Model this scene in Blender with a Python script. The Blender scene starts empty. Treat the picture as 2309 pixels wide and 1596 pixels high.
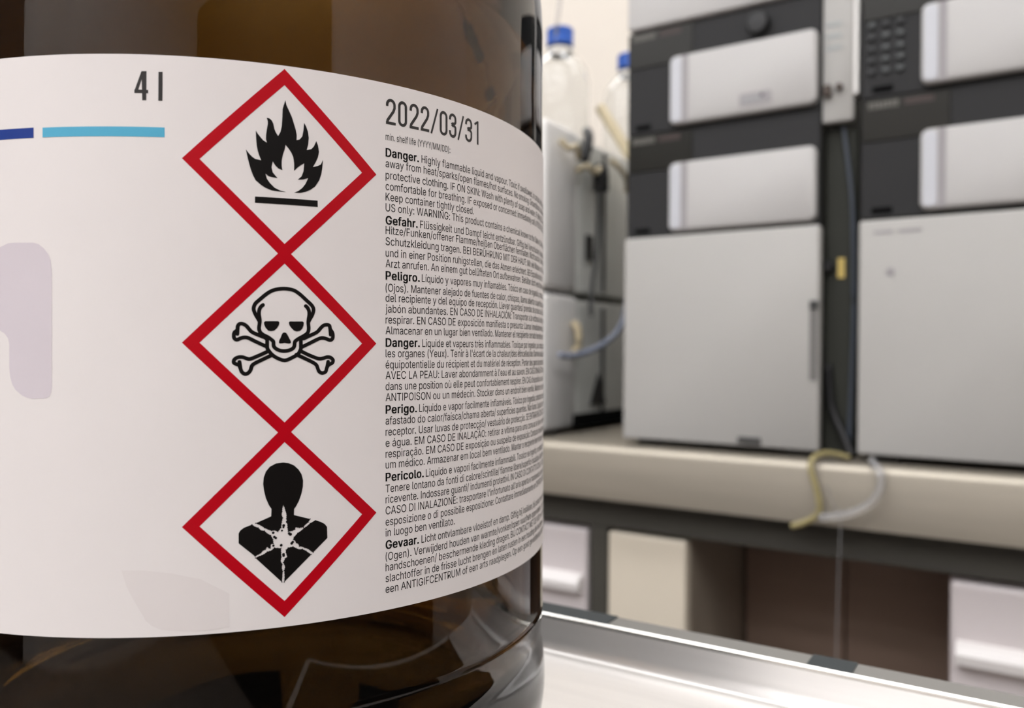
import bpy, bmesh, math, random
from mathutils import Matrix, Vector
random.seed(4)
SC = bpy.context.scene
COL = SC.collection
MM = 0.001
EYE = 1000.0                      # lens height above the floor, mm; all room coordinates below are mm from the lens

# ------------------------------------------------------------------ camera
YAW = math.asin(1815.0 / math.hypot(2820.0, 1815.0))
ROLL = math.radians(0.5)
FRAME_ROT = Matrix.Rotation(YAW, 4, 'Z') @ Matrix.Rotation(-ROLL, 4, 'Y')     # camera frame: x right, y forward, z up
cam = bpy.data.cameras.new('camera')
cam.sensor_width = 36.0
cam.lens = 1815.0 / 2309.0 * 36.0
cam.clip_start = 0.01
cam.dof.use_dof = True
cam.dof.focus_distance = 0.161
cam.dof.aperture_fstop = 15.5
camo = bpy.data.objects.new('camera', cam)
COL.objects.link(camo)
camo.matrix_world = Matrix.Translation((0, 0, EYE * MM)) @ FRAME_ROT @ Matrix.Rotation(math.pi / 2, 4, 'X')
SC.camera = camo

# ------------------------------------------------------------------ light and exposure
SC.view_settings.view_transform = 'Standard'
SC.view_settings.look = 'None'
SC.view_settings.gamma = 1.0
SC.view_settings.use_curve_mapping = False
SC.view_settings.exposure = 0.0
world = bpy.data.worlds.new('world')
SC.world = world
world.use_nodes = True
world.node_tree.nodes['Background'].inputs[0].default_value = (0.9, 0.95, 1.0, 1)
world.node_tree.nodes['Background'].inputs[1].default_value = 0.3
SC.cycles.caustics_reflective = False
SC.cycles.caustics_refractive = False
SC.cycles.max_bounces = 16
SC.cycles.transmission_bounces = 14
SC.cycles.glossy_bounces = 8
SC.cycles.sample_clamp_indirect = 6.0
LAMP_POWER = 8.8
# ceiling lamps: (x, y, length x, length y), mm
LAMPS = [(-1700, 1500, 1200, 300), (-300, 1500, 1200, 300), (1000, 1500, 1200, 300),
         (-1700, 250, 1200, 300), (-300, 250, 1200, 300),
         (-1700, -500, 1200, 300), (-300, -500, 1200, 300), (1000, -500, 1200, 300),
         (-1700, -1100, 1200, 300), (-300, -1100, 1200, 300), (1000, -1100, 1200, 300),
         (-1700, -1700, 1200, 300), (-300, -1700, 1200, 300), (1000, -1700, 1200, 300),
         (-1700, -2300, 1200, 300), (-300, -2300, 1200, 300)]

# ------------------------------------------------------------------ helpers
def lin(c):
    return c / 12.92 if c <= 0.04045 else ((c + 0.055) / 1.055) ** 2.4

def rgb(r, g, b):
    return (lin(r / 255), lin(g / 255), lin(b / 255), 1.0)

def mat(name, col, rough=0.5, metal=0.0, spec=0.5, mottle=0.0, scale=40.0, bump=0.0, stretch=(1, 1, 1), trans=0.0, ior=1.45, emit=0.0, bscale=None, bdist=0.0005):
    m = bpy.data.materials.new(name)
    m.use_nodes = True
    nt = m.node_tree
    b = nt.nodes['Principled BSDF']
    b.inputs['Base Color'].default_value = col
    b.inputs['Roughness'].default_value = rough
    b.inputs['Metallic'].default_value = metal
    b.inputs['Specular IOR Level'].default_value = spec
    b.inputs['IOR'].default_value = ior
    b.inputs['Transmission Weight'].default_value = trans
    if emit:
        b.inputs['Emission Color'].default_value = col
        b.inputs['Emission Strength'].default_value = emit
    if mottle or bump:
        tc = nt.nodes.new('ShaderNodeTexCoord')
        mp = nt.nodes.new('ShaderNodeMapping')
        mp.inputs['Scale'].default_value = stretch
        nt.links.new(tc.outputs['Object'], mp.inputs['Vector'])
        if mottle:
            n = nt.nodes.new('ShaderNodeTexNoise')
            n.inputs['Scale'].default_value = scale
            n.inputs['Detail'].default_value = 4
            nt.links.new(mp.outputs[0], n.inputs['Vector'])
            r = nt.nodes.new('ShaderNodeValToRGB')
            r.color_ramp.elements[0].position = 0.3
            r.color_ramp.elements[1].position = 0.7
            r.color_ramp.elements[0].color = tuple(c * (1 - mottle) for c in col[:3]) + (1,)
            r.color_ramp.elements[1].color = tuple(min(1, c * (1 + mottle)) for c in col[:3]) + (1,)
            nt.links.new(n.outputs['Fac'], r.inputs[0])
            nt.links.new(r.outputs[0], b.inputs['Base Color'])
        if bump:
            n2 = nt.nodes.new('ShaderNodeTexNoise')
            n2.inputs['Scale'].default_value = bscale or scale
            n2.inputs['Detail'].default_value = 2
            nt.links.new(mp.outputs[0], n2.inputs['Vector'])
            bp = nt.nodes.new('ShaderNodeBump')
            bp.inputs['Strength'].default_value = bump
            bp.inputs['Distance'].default_value = bdist
            nt.links.new(n2.outputs['Fac'], bp.inputs['Height'])
            nt.links.new(bp.outputs[0], b.inputs['Normal'])
    return m

def empty(name, loc, label=None, cat=None, group=None, rot=None):
    o = bpy.data.objects.new(name, None)
    COL.objects.link(o)
    o.empty_display_size = 0.02
    m = Matrix.Translation((loc[0] * MM, loc[1] * MM, (loc[2] + EYE) * MM))
    if rot is not None:
        m = m @ rot
    o.matrix_world = m
    tag(o, label, cat, group)
    return o

def tag(o, label=None, cat=None, group=None, kind=None):
    if label: o['label'] = label
    if cat: o['category'] = cat
    if group: o['group'] = group
    if kind: o['kind'] = kind
    return o

def link(name, bm, m, parent=None, loc=None, smooth=False, auto=None):
    """one mesh object from a bmesh in mm; loc (mm, room coordinates) for a top-level mesh"""
    bmesh.ops.scale(bm, vec=(MM, MM, MM), verts=bm.verts)
    me = bpy.data.meshes.new(name)
    bm.to_mesh(me)
    bm.free()
    for mm_ in (m if isinstance(m, (list, tuple)) else [m]):
        me.materials.append(mm_)
    o = bpy.data.objects.new(name, me)
    COL.objects.link(o)
    if smooth:
        for p in me.polygons: p.use_smooth = True
        if auto is not None:
            me.set_sharp_from_angle(angle=math.radians(auto))
    if parent is not None:
        o.parent = parent
    if loc is not None:
        o.location = (loc[0] * MM, loc[1] * MM, (loc[2] + EYE) * MM)
    return o

def box(bm, x0, x1, y0, y1, z0, z1, bev=0.0, seg=2, mi=0):
    r = bmesh.ops.create_cube(bm, size=1.0)
    vs = r['verts']
    for v in vs:
        v.co = Vector((x0 + (v.co.x + .5) * (x1 - x0), y0 + (v.co.y + .5) * (y1 - y0), z0 + (v.co.z + .5) * (z1 - z0)))
    fs = set(f for v in vs for f in v.link_faces)
    for f in fs: f.material_index = mi
    if bev > 0:
        es = list(set(e for v in vs for e in v.link_edges))
        bmesh.ops.bevel(bm, geom=es, offset=bev, segments=seg, profile=0.5, affect='EDGES')

def boxbm(*a, **k):
    bm = bmesh.new()
    box(bm, *a, **k)
    return bm

def roundpanel(bm, x0, x1, z0, z1, y0, y1, r, edge=1.5):
    """flat panel in the xz plane with rounded corners and a softened front edge (front = y0)"""
    def loop(inset, y):
        pts = []
        rr = max(r - inset, 0.3)
        for cx, cz, a0 in ((x1 - r, z1 - r, 0), (x0 + r, z1 - r, 90), (x0 + r, z0 + r, 180), (x1 - r, z0 + r, 270)):
            for k in range(7):
                a = math.radians(a0 + k * 15)
                pts.append(bm.verts.new((cx + rr * math.cos(a), y, cz + rr * math.sin(a))))
        return pts
    ls = [loop(edge, y0), loop(edge * .3, y0 + edge * .3), loop(0, y0 + edge), loop(0, y1)]
    n = len(ls[0])
    for a, b in zip(ls[:-1], ls[1:]):
        for i in range(n):
            bm.faces.new((a[i], a[(i + 1) % n], b[(i + 1) % n], b[i]))
    bm.faces.new(ls[0][::-1])
    bm.faces.new(ls[-1])
    bmesh.ops.recalc_face_normals(bm, faces=bm.faces)

def lathe(bm, prof, seg=96, cx=0, cy=0):
    rings = []
    for r, z in prof:
        if r < 1e-4:
            rings.append([bm.verts.new((cx, cy, z))])
        else:
            rings.append([bm.verts.new((cx + r * math.cos(2 * math.pi * k / seg), cy + r * math.sin(2 * math.pi * k / seg), z)) for k in range(seg)])
    for a, b in zip(rings[:-1], rings[1:]):
        for k in range(seg):
            k2 = (k + 1) % seg
            if len(a) == 1 and len(b) == 1: continue
            if len(a) == 1: bm.faces.new((a[0], b[k2], b[k]))
            elif len(b) == 1: bm.faces.new((a[k], a[k2], b[0]))
            else: bm.faces.new((a[k], a[k2], b[k2], b[k]))
    bmesh.ops.recalc_face_normals(bm, faces=bm.faces)

def spline(pts, n=8):
    out = []
    P = [Vector(p) for p in pts]
    for i in range(len(P) - 1):
        p0 = P[max(i - 1, 0)]; p1 = P[i]; p2 = P[i + 1]; p3 = P[min(i + 2, len(P) - 1)]
        for k in range(n):
            t = k / n
            out.append(0.5 * ((2 * p1) + (p2 - p0) * t + (2 * p0 - 5 * p1 + 4 * p2 - p3) * t * t + (3 * p1 - p0 - 3 * p2 + p3) * t ** 3))
    out.append(P[-1])
    return out

def tube(bm, pts, r, seg=10, n=8):
    ps = spline(pts, n)
    rings = []
    up = Vector((0, 0, 1))
    for i, p in enumerate(ps):
        d = (ps[min(i + 1, len(ps) - 1)] - ps[max(i - 1, 0)]).normalized()
        a = d.cross(up)
        if a.length < 1e-3: a = d.cross(Vector((1, 0, 0)))
        a.normalize()
        b = d.cross(a).normalized()
        rings.append([bm.verts.new(p + a * (r * math.cos(2 * math.pi * k / seg)) + b * (r * math.sin(2 * math.pi * k / seg))) for k in range(seg)])
    for u, v in zip(rings[:-1], rings[1:]):
        for k in range(seg):
            bm.faces.new((u[k], u[(k + 1) % seg], v[(k + 1) % seg], v[k]))
    bm.faces.new(rings[0]); bm.faces.new(rings[-1])
    bmesh.ops.recalc_face_normals(bm, faces=bm.faces)

# ------------------------------------------------------------------ materials
M = {}
M['wall'] = mat('cream_paint', rgb(232, 224, 213), 0.7, mottle=0.02, scale=3)
M['wall_white'] = mat('white_paint', rgb(214, 208, 204), 0.7, mottle=0.02, scale=3)
M['ceiling'] = mat('ceiling_white', rgb(228, 226, 222), 0.8, mottle=0.02, scale=5)
M['floor'] = mat('floor_vinyl', rgb(128, 120, 113), 0.5, mottle=0.1, scale=8)
M['reflect_dark'] = mat('dark_reflection_panel', rgb(48, 42, 40), 0.6, mottle=0.05, scale=4)  # for added unseen panels that darken what the bottle glass reflects
M['lamp'] = mat('lamp_diffuser', (0.985, 0.985, 1.0, 1), 0.5, emit=LAMP_POWER)
M['lamp_frame'] = mat('lamp_frame', rgb(220, 220, 220), 0.5)
M['amber'] = mat('amber_glass', (1, 1, 1, 1), 0.0, trans=1.0, ior=1.5)
_nt = M['amber'].node_tree
_va = _nt.nodes.new('ShaderNodeVolumeAbsorption')
_va.inputs['Color'].default_value = (0.524, 0.38, 0.03, 1)
_va.inputs['Density'].default_value = 420.0
_nt.links.new(_va.outputs[0], _nt.nodes['Material Output'].inputs['Volume'])
M['paper'] = mat('label_paper', rgb(238, 232, 230), 0.42, spec=0.35, mottle=0.012, scale=30, bump=0.06, bscale=60, bdist=0.0004)
M['ink'] = mat('black_ink', rgb(17, 14, 13), 0.4, spec=0.25, bump=0.05, scale=60)
M['ink_grey'] = mat('dark_grey_ink', rgb(48, 45, 44), 0.4, spec=0.4, bump=0.05, scale=60)
M['red'] = mat('red_ink', rgb(188, 2, 24), 0.38, spec=0.25, bump=0.08, scale=60)
M['blue'] = mat('dark_blue_ink', rgb(2, 52, 140), 0.4, bump=0.05, scale=60)
M['cyan'] = mat('light_blue_ink', rgb(84, 178, 212), 0.4, bump=0.05, scale=60)
M['lilac'] = mat('faint_lilac_print', rgb(219, 210, 216), 0.42, spec=0.35, mottle=0.02, scale=60)
M['stain'] = mat('damp_paper', rgb(233, 226, 224), 0.42, spec=0.35, mottle=0.01, scale=40)
M['black_plastic'] = mat('black_plastic', rgb(22, 22, 24), 0.4, mottle=0.04)
M['void'] = mat('matt_black', rgb(9, 9, 10), 0.9, spec=0.1)
M['case'] = mat('charcoal_case', rgb(46, 46, 47), 0.6, spec=0.25, mottle=0.03, scale=20)
M['case_side'] = mat('grey_green_metal', rgb(56, 57, 52), 0.6, spec=0.2, mottle=0.04, scale=20)
M['plate'] = mat('smoked_plate', rgb(30, 29, 24), 0.3, spec=0.3, mottle=0.04, scale=20)
M['logo'] = mat('pale_print', rgb(98, 96, 90), 0.5, mottle=0.3, scale=200)
M['logo_red'] = mat('dull_red_print', rgb(60, 46, 43), 0.5)
M['key'] = mat('grey_key', rgb(66, 69, 70), 0.4)
M['key_dim'] = mat('dark_key', rgb(42, 43, 45), 0.5)
M['door'] = mat('off_white_plastic', rgb(189, 187, 185), 0.45, mottle=0.01, scale=10)
M['strip'] = mat('bright_white_plastic', rgb(202, 204, 210), 0.35, mottle=0.01, scale=10)
M['groove'] = mat('grey_plastic', rgb(160, 156, 158), 0.5)
M['oven'] = mat('warm_white_enamel', rgb(178, 176, 172), 0.45, mottle=0.012, scale=12)
M['handle'] = mat('mid_grey_plastic', rgb(118, 116, 114), 0.5)
M['dark_grey'] = mat('dark_grey_plastic', rgb(62, 62, 62), 0.5)
M['steel'] = mat('brushed_steel', rgb(184, 177, 164), 0.55, metal=1.0, mottle=0.06, scale=6, stretch=(0.6, 6, 6), bump=0.05)
M['steel_bench'] = mat('bench_steel', rgb(212, 209, 206), 0.3, metal=0.55, mottle=0.03, scale=30, stretch=(0.5, 12, 12), bump=0.04)
M['steel_rim'] = mat('polished_rim', rgb(235, 232, 226), 0.22, metal=0.8, mottle=0.02)
M['flange'] = mat('grey_flange', rgb(120, 118, 114), 0.6, spec=0.3, metal=0.0, mottle=0.03)
M['mat'] = mat('added_dark_mat', rgb(26, 24, 22), 0.8, spec=0.2, mottle=0.1)  # for the added mat that darkens the lower glass
M['pad'] = mat('blue_grey_rubber', rgb(40, 46, 48), 0.7, mottle=0.05)
M['rail'] = mat('dark_painted_steel', rgb(70, 68, 62), 0.5, mottle=0.06, scale=15)
M['grey_light'] = mat('light_grey_enamel', rgb(240, 238, 235), 0.35, mottle=0.02, scale=10)
M['grey_dark'] = mat('grey_hammered_metal', rgb(238, 239, 233), 0.35, metal=0.1, mottle=0.08, scale=8)
M['blue_cap'] = mat('blue_plastic', rgb(22, 84, 178), 0.4, mottle=0.03)
M['clear'] = mat('clear_glass', (0.96, 0.97, 0.97, 1), 0.0, trans=1.0, ior=1.3)
M['clear_tube'] = mat('clear_tubing', (0.9, 0.9, 0.92, 1), 0.08, trans=0.8, ior=1.4)
M['blue_tube'] = mat('milky_blue_tubing', rgb(150, 158, 178), 0.25, trans=0.25)
M['dark_tube'] = mat('dull_blue_tubing', rgb(64, 70, 80), 0.4)
M['tan'] = mat('tan_tubing', rgb(196, 182, 150), 0.4, mottle=0.05)
M['yellow'] = mat('yellowed_tubing', rgb(170, 158, 112), 0.4, trans=0.2, mottle=0.06)
M['yellow_tag'] = mat('yellow_paper', rgb(206, 180, 104), 0.6, mottle=0.04)
M['white_card'] = mat('white_card', rgb(172, 170, 166), 0.5, mottle=0.02)
M['print_grey'] = mat('pale_grey_print', rgb(160, 164, 164), 0.5)
M['brown_clip'] = mat('brown_rubber', rgb(74, 62, 54), 0.5)
M['drawer'] = mat('lilac_white_laminate', rgb(212, 204, 204), 0.4, mottle=0.012, scale=8)
M['cabinet_grey'] = mat('grey_cabinet', rgb(104, 100, 96), 0.5, mottle=0.03)
M['ledge'] = mat('white_handle', rgb(232, 228, 226), 0.35)
M['cream'] = mat('cream_laminate', rgb(224, 214, 196), 0.5, mottle=0.02, scale=8)
M['cream_side'] = mat('shaded_cream_side', rgb(150, 140, 126), 0.6, mottle=0.03, scale=8)  # cream darkened: the shade on the cabinet's side is in this colour
M['brown'] = mat('dark_brown_laminate', rgb(150, 128, 114), 0.5, mottle=0.06, scale=4, stretch=(1, 1, 8))

# ------------------------------------------------------------------ the room
XL, XR, YF, YB, ZF, ZC = -3600, 1700, -2600, 1720, -1000, 1700
def structure(name, bm, m):
    return tag(link(name, bm, m, loc=(0, 0, 0)), kind='structure')
structure('floor', boxbm(XL, XR, YF, YB, ZF - 60, ZF), M['floor'])
structure('ceiling', boxbm(XL, XR, YF, YB, ZC, ZC + 60), M['ceiling'])
structure('wall_back', boxbm(XL, XR, YB, YB + 80, ZF, ZC), M['wall'])
structure('wall_front', boxbm(XL, XR, YF - 80, YF, ZF, ZC), M['wall_white'])
structure('wall_left', boxbm(XL - 80, XL, YF, YB, ZF, ZC), M['wall_white'])
structure('wall_right', boxbm(XR, XR + 80, YF, YB, ZF, ZC), M['wall_white'])

structure('added_panel_3', boxbm(XR - 30, XR, -320, 960, ZF, -180, bev=4), M['reflect_dark'])  # added out of view: darkens the low reflections in the bottle
structure('added_panel_1', boxbm(XR - 40, XR, -2560, -330, ZF, 1350, bev=4), M['reflect_dark'])  # added out of view: makes the dark middle band mirrored in the glass
structure('added_panel_2', boxbm(-3400, -1130, YF, YF + 40, ZF, 1350, bev=4), M['reflect_dark'])  # added out of view: makes the dark band at the bottle's left

for i, (x, y, lx, ly) in enumerate(LAMPS):
    e = empty('ceiling_light', (x, y, ZC), 'white rectangular ceiling light panel recessed above the lab', 'ceiling light', 'ceiling light panels')
    f = bmesh.new()
    for (a, b, c, d) in ((-lx / 2 - 20, lx / 2 + 20, -ly / 2 - 20, -ly / 2), (-lx / 2 - 20, lx / 2 + 20, ly / 2, ly / 2 + 20), (-lx / 2 - 20, -lx / 2, -ly / 2, ly / 2), (lx / 2, lx / 2 + 20, -ly / 2, ly / 2)):
        box(f, a, b, c, d, -16, 0)
    link('frame', f, M['lamp_frame'], e)
    link('diffuser', boxbm(-lx / 2, lx / 2, -ly / 2, ly / 2, -10, -2), M['lamp'], e)

# ------------------------------------------------------------------ equipment table
TABLE_Z = -121.0
tb = empty('equipment_table', (-200, 1345, ZF), 'long stainless steel equipment table carrying the stacked white and black instruments', 'table')
def tl(bm):            # table coordinates are written in room mm
    bmesh.ops.translate(bm, vec=(200, -1345, -ZF), verts=bm.verts)
    return bm
bm = bmesh.new()
TX0, TX1, TY0, TY1 = -1500, 1100, 970, 1690
# top sheet with a rolled front edge and a tall front apron
prof = [(TY1, TABLE_Z), (TY0 + 9, TABLE_Z), (TY0 + 4.5, TABLE_Z - 1.2), (TY0 + 1.2, TABLE_Z - 4.5), (TY0, TABLE_Z - 9), (TY0, -193), (TY0 + 3, -193), (TY0 + 3, -140), (TY1, -140)]
A = [bm.verts.new((TX0, y, z)) for y, z in prof]
B = [bm.verts.new((TX1, y, z)) for y, z in prof]
for i in range(len(prof)):
    j = (i + 1) % len(prof)
    bm.faces.new((A[i], A[j], B[j], B[i]))
bm.faces.new(A); bm.faces.new(B[::-1])
bmesh.ops.recalc_face_normals(bm, faces=bm.faces)
link('table_top', tl(bm), M['steel'], tb, smooth=True, auto=40)
link('frame_rail', tl(boxbm(TX0 + 20, TX1 - 20, 1000, 1030, -236, -141, bev=2)), M['rail'], tb)
link('frame_rail', tl(boxbm(TX0 + 20, TX1 - 20, 1640, 1670, -236, -141, bev=2)), M['rail'], tb)
for lx, ly in ((-513, 1003), (TX0 + 30, 1003), (700, 1003), (-513, 1643), (TX0 + 30, 1643), (700, 1643)):
    link('leg', tl(boxbm(lx, lx + 26, ly, ly + 26, ZF, -236, bev=2)), M['rail'], tb)

# ------------------------------------------------------------------ instrument modules
def part_at(e, name, bm, m, **k):
    return link(name, bm, m, e, **k)

def module(x, z, label, knob=False, keys=False, badge=False, y=1010):
    W, H, D = 252, 139.5, 430
    e = empty('instrument_module', (x, y, z), label, 'lab instrument', 'stacked instrument modules with white doors')
    link('housing', boxbm(0, W, 10, D, 0, H, bev=2), M['case_side'], e)
    link('front_frame', boxbm(0, W, 0, 10, 0.4, H - 0.4, bev=1.5), M['case'], e)
    bm = bmesh.new(); roundpanel(bm, 63, 249, 5, 95, -9, 0.5, 9, 3.5)
    d = link('door', bm, M['door'], e, smooth=True, auto=50)
    bm = bmesh.new(); roundpanel(bm, 66, 80, 8, 92, -9.8, -8.6, 5, 0.6)
    link('door_edge_strip', bm, M['strip'], d)
    link('door_groove', boxbm(80.5, 89, -9.3, -8.6, 6.5, 93.5), M['groove'], d)
    p = link('name_plate', boxbm(1.5, 92, -1.6, 0.4, 90, 138, bev=0.6), M['plate'], e)
    bm = bmesh.new()
    xx = 8
    for w in (4, 3, 4.5, 3.5, 4, 3, 4.5):
        box(bm, xx, xx + w, -1.9, -1.5, 127, 135)
        xx += w + 0.9
    link('print', bm, M['logo'], p)
    link('print', boxbm(46, 76, -1.9, -1.5, 127.5, 134), M['logo_red'], p)
    link('power_button', boxbm(12, 34, -1.4, 0.4, 6, 13, bev=1), M['void'], e)
    if knob:
        bm = bmesh.new()
        lathe(bm, [(0, 0), (13, 0), (14, 1), (14, 10), (12, 12.5), (0, 13)], 40)
        bmesh.ops.rotate(bm, cent=(0, 0, 0), matrix=Matrix.Rotation(math.pi / 2, 3, 'X'), verts=bm.verts)
        bmesh.ops.translate(bm, vec=(178, 0.3, 116), verts=bm.verts)
        link('knob', bm, M['black_plastic'], e, smooth=True, auto=40)
    if badge:
        bm = bmesh.new(); roundpanel(bm, 156, 196, 14, 30, -9.7, -8.6, 3, 0.5)
        bd = link('badge', bm, M['groove'], d)
        link('badge_rim', boxbm(160, 186, -10.0, -9.5, 20, 23), M['print_grey'], bd)
        bm = bmesh.new(); roundpanel(bm, 182, 187, 22, 27, -10.1, -9.5, 2.4, 0.3)
        link('badge_dot', bm, M['dark_grey'], bd)
    if keys:
        for r_, zz in enumerate((84, 70, 56, 43, 30)):
            for c_, cx in enumerate((11, 26, 41)):
                bm = bmesh.new(); roundpanel(bm, cx - 4.5, cx + 4.5, zz - 3.5, zz + 3.5, -3, 0.3, 3, 1)
                link('key', bm, M['key'] if (c_ > 0 and r_ > 0) or r_ == 0 and c_ == 0 else M['key_dim'], e, smooth=True, auto=50)
    return e

def oven(x, label, handle=True, y=1010):
    W, H, D = 254, 273, 430
    e = empty('column_oven', (x, y, TABLE_Z), label, 'lab instrument')
    link('housing', boxbm(0, W, 4, D, 7, H + 5.5, bev=2), M['case_side'], e)
    bm = bmesh.new(); roundpanel(bm, 0, W, 8, H + 5.5, -8, 6, 4, 2.5)
    d = link('door', bm, M['oven'], e, smooth=True, auto=50)
    for fx in (14, W - 40):
        for fy in (14, D - 40):
            link('foot', boxbm(fx, fx + 26, fy, fy + 26, 0, 8), M['black_plastic'], e)
    if handle:
        bm = bmesh.new(); roundpanel(bm, 243, 252, 92, 184, -9.2, -7, 3, 0.6)
        h = link('handle', bm, M['handle'], d)
        link('handle_cap', boxbm(243, 253, -11, -7, 178, 188, bev=1), M['dark_grey'], h)
        link('latch', boxbm(158, 186, -11, -7, 13, 20, bev=1), M['dark_grey'], d)
    else:
        bm = bmesh.new(); roundpanel(bm, 29, 39, 213, 223, -8.6, -7, 4.8, 0.3)
        link('lock', bm, M['groove'], d)
        link('print', boxbm(42, 66, -8.3, -7.6, 262, 266), M['groove'], d)
        link('print', boxbm(16, 36, -8.3, -7.6, 262, 266), M['groove'], d)
    return e

XLS, XRS = -465, -168
oven(XLS, 'tall white door unit at the bottom of the left stack with a grey side handle')
oven(XRS, 'tall white door unit at the bottom of the right stack with a small round lock', handle=False)
Z1 = TABLE_Z + 278.8
module(XLS, Z1, 'lower black module with plain white door in the left stack')
module(XLS, Z1 + 140, 'upper black module with white door, badge and dark knob in the left stack', knob=True, badge=True)
module(XRS, Z1 + 2, 'lower black module with plain white door in the right stack')
module(XRS, Z1 + 142, 'upper black module with keypad and white door in the right stack', keys=True)
e = empty('degasser_unit', (XLS, 1010, Z1 + 280), 'plain white unit on top of the left instrument stack', 'lab instrument')
link('housing', boxbm(0, 252, 6, 430, 0, 120, bev=3), M['grey_light'], e)
bm = bmesh.new(); roundpanel(bm, 1, 251, 1, 119, -6, 8, 6, 3)
fp = link('front_panel', bm, M['door'], e, smooth=True, auto=50)
for px in (20, 34):
    bm = bmesh.new(); roundpanel(bm, px, px + 8, 46, 54, -6.8, -5.6, 3.8, 0.3)
    link('port', bm, M['groove'], fp)

# between the two stacks
e = empty('tubing_holder', (-213, 1013, Z1 + 122), 'white hanging holder with grey print between the two instrument stacks', 'holder')
bm = bmesh.new(); roundpanel(bm, 1, 36, 0, 200, 0, 10, 3, 1.5)
pn = link('panel', bm, M['white_card'], e, smooth=True, auto=50)
link('side_lip', boxbm(36, 41, 0, 30, 30, 200, bev=1), M['grey_light'], e)
for zz in (86, 100, 114):
    link('print', boxbm(5, 22, -0.5, 0.3, zz, zz + 5), M['print_grey'], pn)
link('clip', boxbm(3, 12, -8, 0.5, 30, 44, bev=2), M['brown_clip'], e)
link('clip', boxbm(17, 24, -7, 0.5, 36, 44, bev=2), M['brown_clip'], e)

tag(link('cable_cover', boxbm(0, 36, 0, 12, 0, 395, bev=2), M['case_side'], loc=(-210.5, 1030, TABLE_Z)), 'dark grey green upright cover in the gap between the instrument stacks', 'panel')
e = empty('warning_sticker', (-192, 1028.6, 107), 'small yellow sticker in the dark gap between the instrument stacks', 'sticker')
link('paper', boxbm(-4, 4, 0, 1.2, -12, 12), M['yellow_tag'], e)
bm = bmesh.new()
lathe(bm, [(0, 0), (7, 0), (7, 8), (5, 10), (0, 10)], 24)
bmesh.ops.rotate(bm, cent=(0, 0, 0), matrix=Matrix.Rotation(math.pi / 2, 3, 'X'), verts=bm.verts)
tag(link('knob', bm, M['black_plastic'], loc=(-206, 1029.5, 109), smooth=True, auto=40), 'small black knob beside the yellow sticker in the gap', 'knob')

def tubing(name, pts, r, m, label, cat='tubing', group=None):
    bm = bmesh.new()
    o = Vector(pts[0])
    tube(bm, [Vector(p) - o for p in pts], r)
    return tag(link(name, bm, m, loc=o, smooth=True), label, cat, group)

tubing('drain_tube', [(-190, 1026, 275), (-184, 1023, 230), (-178, 1020, 170), (-176, 1020, 60), (-178, 1020, -40), (-180, 1018, -115)], 2.6, M['dark_tube'], 'thin bluish tube running down the dark gap beside the right stack')
tubing('power_cable', [(-205, 1026, -10), (-200, 1022, -60), (-186, 1016, -92), (-175, 1010, -116)], 5, M['black_plastic'], 'thick dark cable curving down at the foot of the gap', 'cable')

# waste tubing hanging over the table edge in front of the gap
tubing('drain_tube', [(-176, 1000, -117), (-196, 985, -112), (-208, 968, -116), (-210, 960, -128), (-203, 957, -150), (-199, 956, -168), (-202, 957, -180), (-216, 957, -190), (-230, 957, -196)], 3.6, M['yellow'], 'yellowed tube hanging over the steel table edge under the gap')
tubing('drain_tube', [(-199, 952, -181), (-184, 951, -178), (-165, 951, -172), (-146, 952, -160), (-136, 955, -142), (-138, 960, -124), (-146, 968, -117), (-150, 990, -117)], 4.2, M['clear_tube'], 'clear tube looping over the steel table edge next to the yellowed tube')
tubing('drain_tube', [(-190, 950, -145), (-187, 950, -155), (-182, 951, -168), (-176, 951, -180), (-178, 952, -260), (-180, 953, -420), (-180, 953, -700)], 0.7, M['clear_tube'], 'thin clear line hanging straight down in front of the dark cupboard')

# ------------------------------------------------------------------ grey instrument to the left of the stacks
def grey_unit(z0, h, label, sign=False):
    e = empty('grey_instrument', (-595, 1010, z0), label, 'lab instrument')
    link('front_cover', boxbm(-330, 0, 0, 104, 6, h, bev=9, seg=3), M['grey_light'], e, smooth=True, auto=60)
    link('side_housing', boxbm(-328, -2, 105, 520, 6, h - 6, bev=3), M['grey_dark'], e)
    for fx in (-310, -45):
        for fy in (20, 470):
            link('foot', boxbm(fx, fx + 34, fy, fy + 34, 0, 8), M['black_plastic'], e)
    link('side_seam', boxbm(-3, 1.5, 190, 196, 12, h - 14), M['dark_grey'], e)
    if sign:
        bm = bmesh.new()
        vs = [bm.verts.new(p) for p in ((0.5, 150, 40), (0.5, 205, 40), (0.5, 178, 90))]
        f = bm.faces.new(vs)
        r = bmesh.ops.extrude_face_region(bm, geom=[f])
        bmesh.ops.translate(bm, vec=(-3, 0, 0), verts=[v for v in r['geom'] if isinstance(v, bmesh.types.BMVert)])
        bmesh.ops.recalc_face_normals(bm, faces=bm.faces)
        link('warning_mark', bm, M['black_plastic'], e)
        link('base_recess', boxbm(-4, 3, 90, 330, 8, 28), M['void'], e)
    else:
        link('side_vent', boxbm(-4, 2, 130, 150, 60, 100), M['black_plastic'], e)
    return e
grey_unit(TABLE_Z, 212, 'lower grey box instrument behind the bottle edge with a black triangle mark', True)
grey_unit(TABLE_Z + 212, 256, 'upper grey box instrument behind the bottle edge under the blue capped bottles')
tubing('transfer_tube', [(-570, 1012, 0), (-566, 1030, -2), (-556, 1070, 4), (-546, 1110, 18), (-540, 1140, 36), (-540, 1165, 60), (-548, 1200, 110)], 4.5, M['blue_tube'], 'milky blue tube arching in front of the lower grey instrument')
tubing('connector_cable', [(-590, 1130, 352), (-582, 1120, 340), (-580, 1112, 322), (-584, 1108, 300)], 8, M['black_plastic'], 'black cable plug on the top edge of the upper grey instrument', 'cable')
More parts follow.
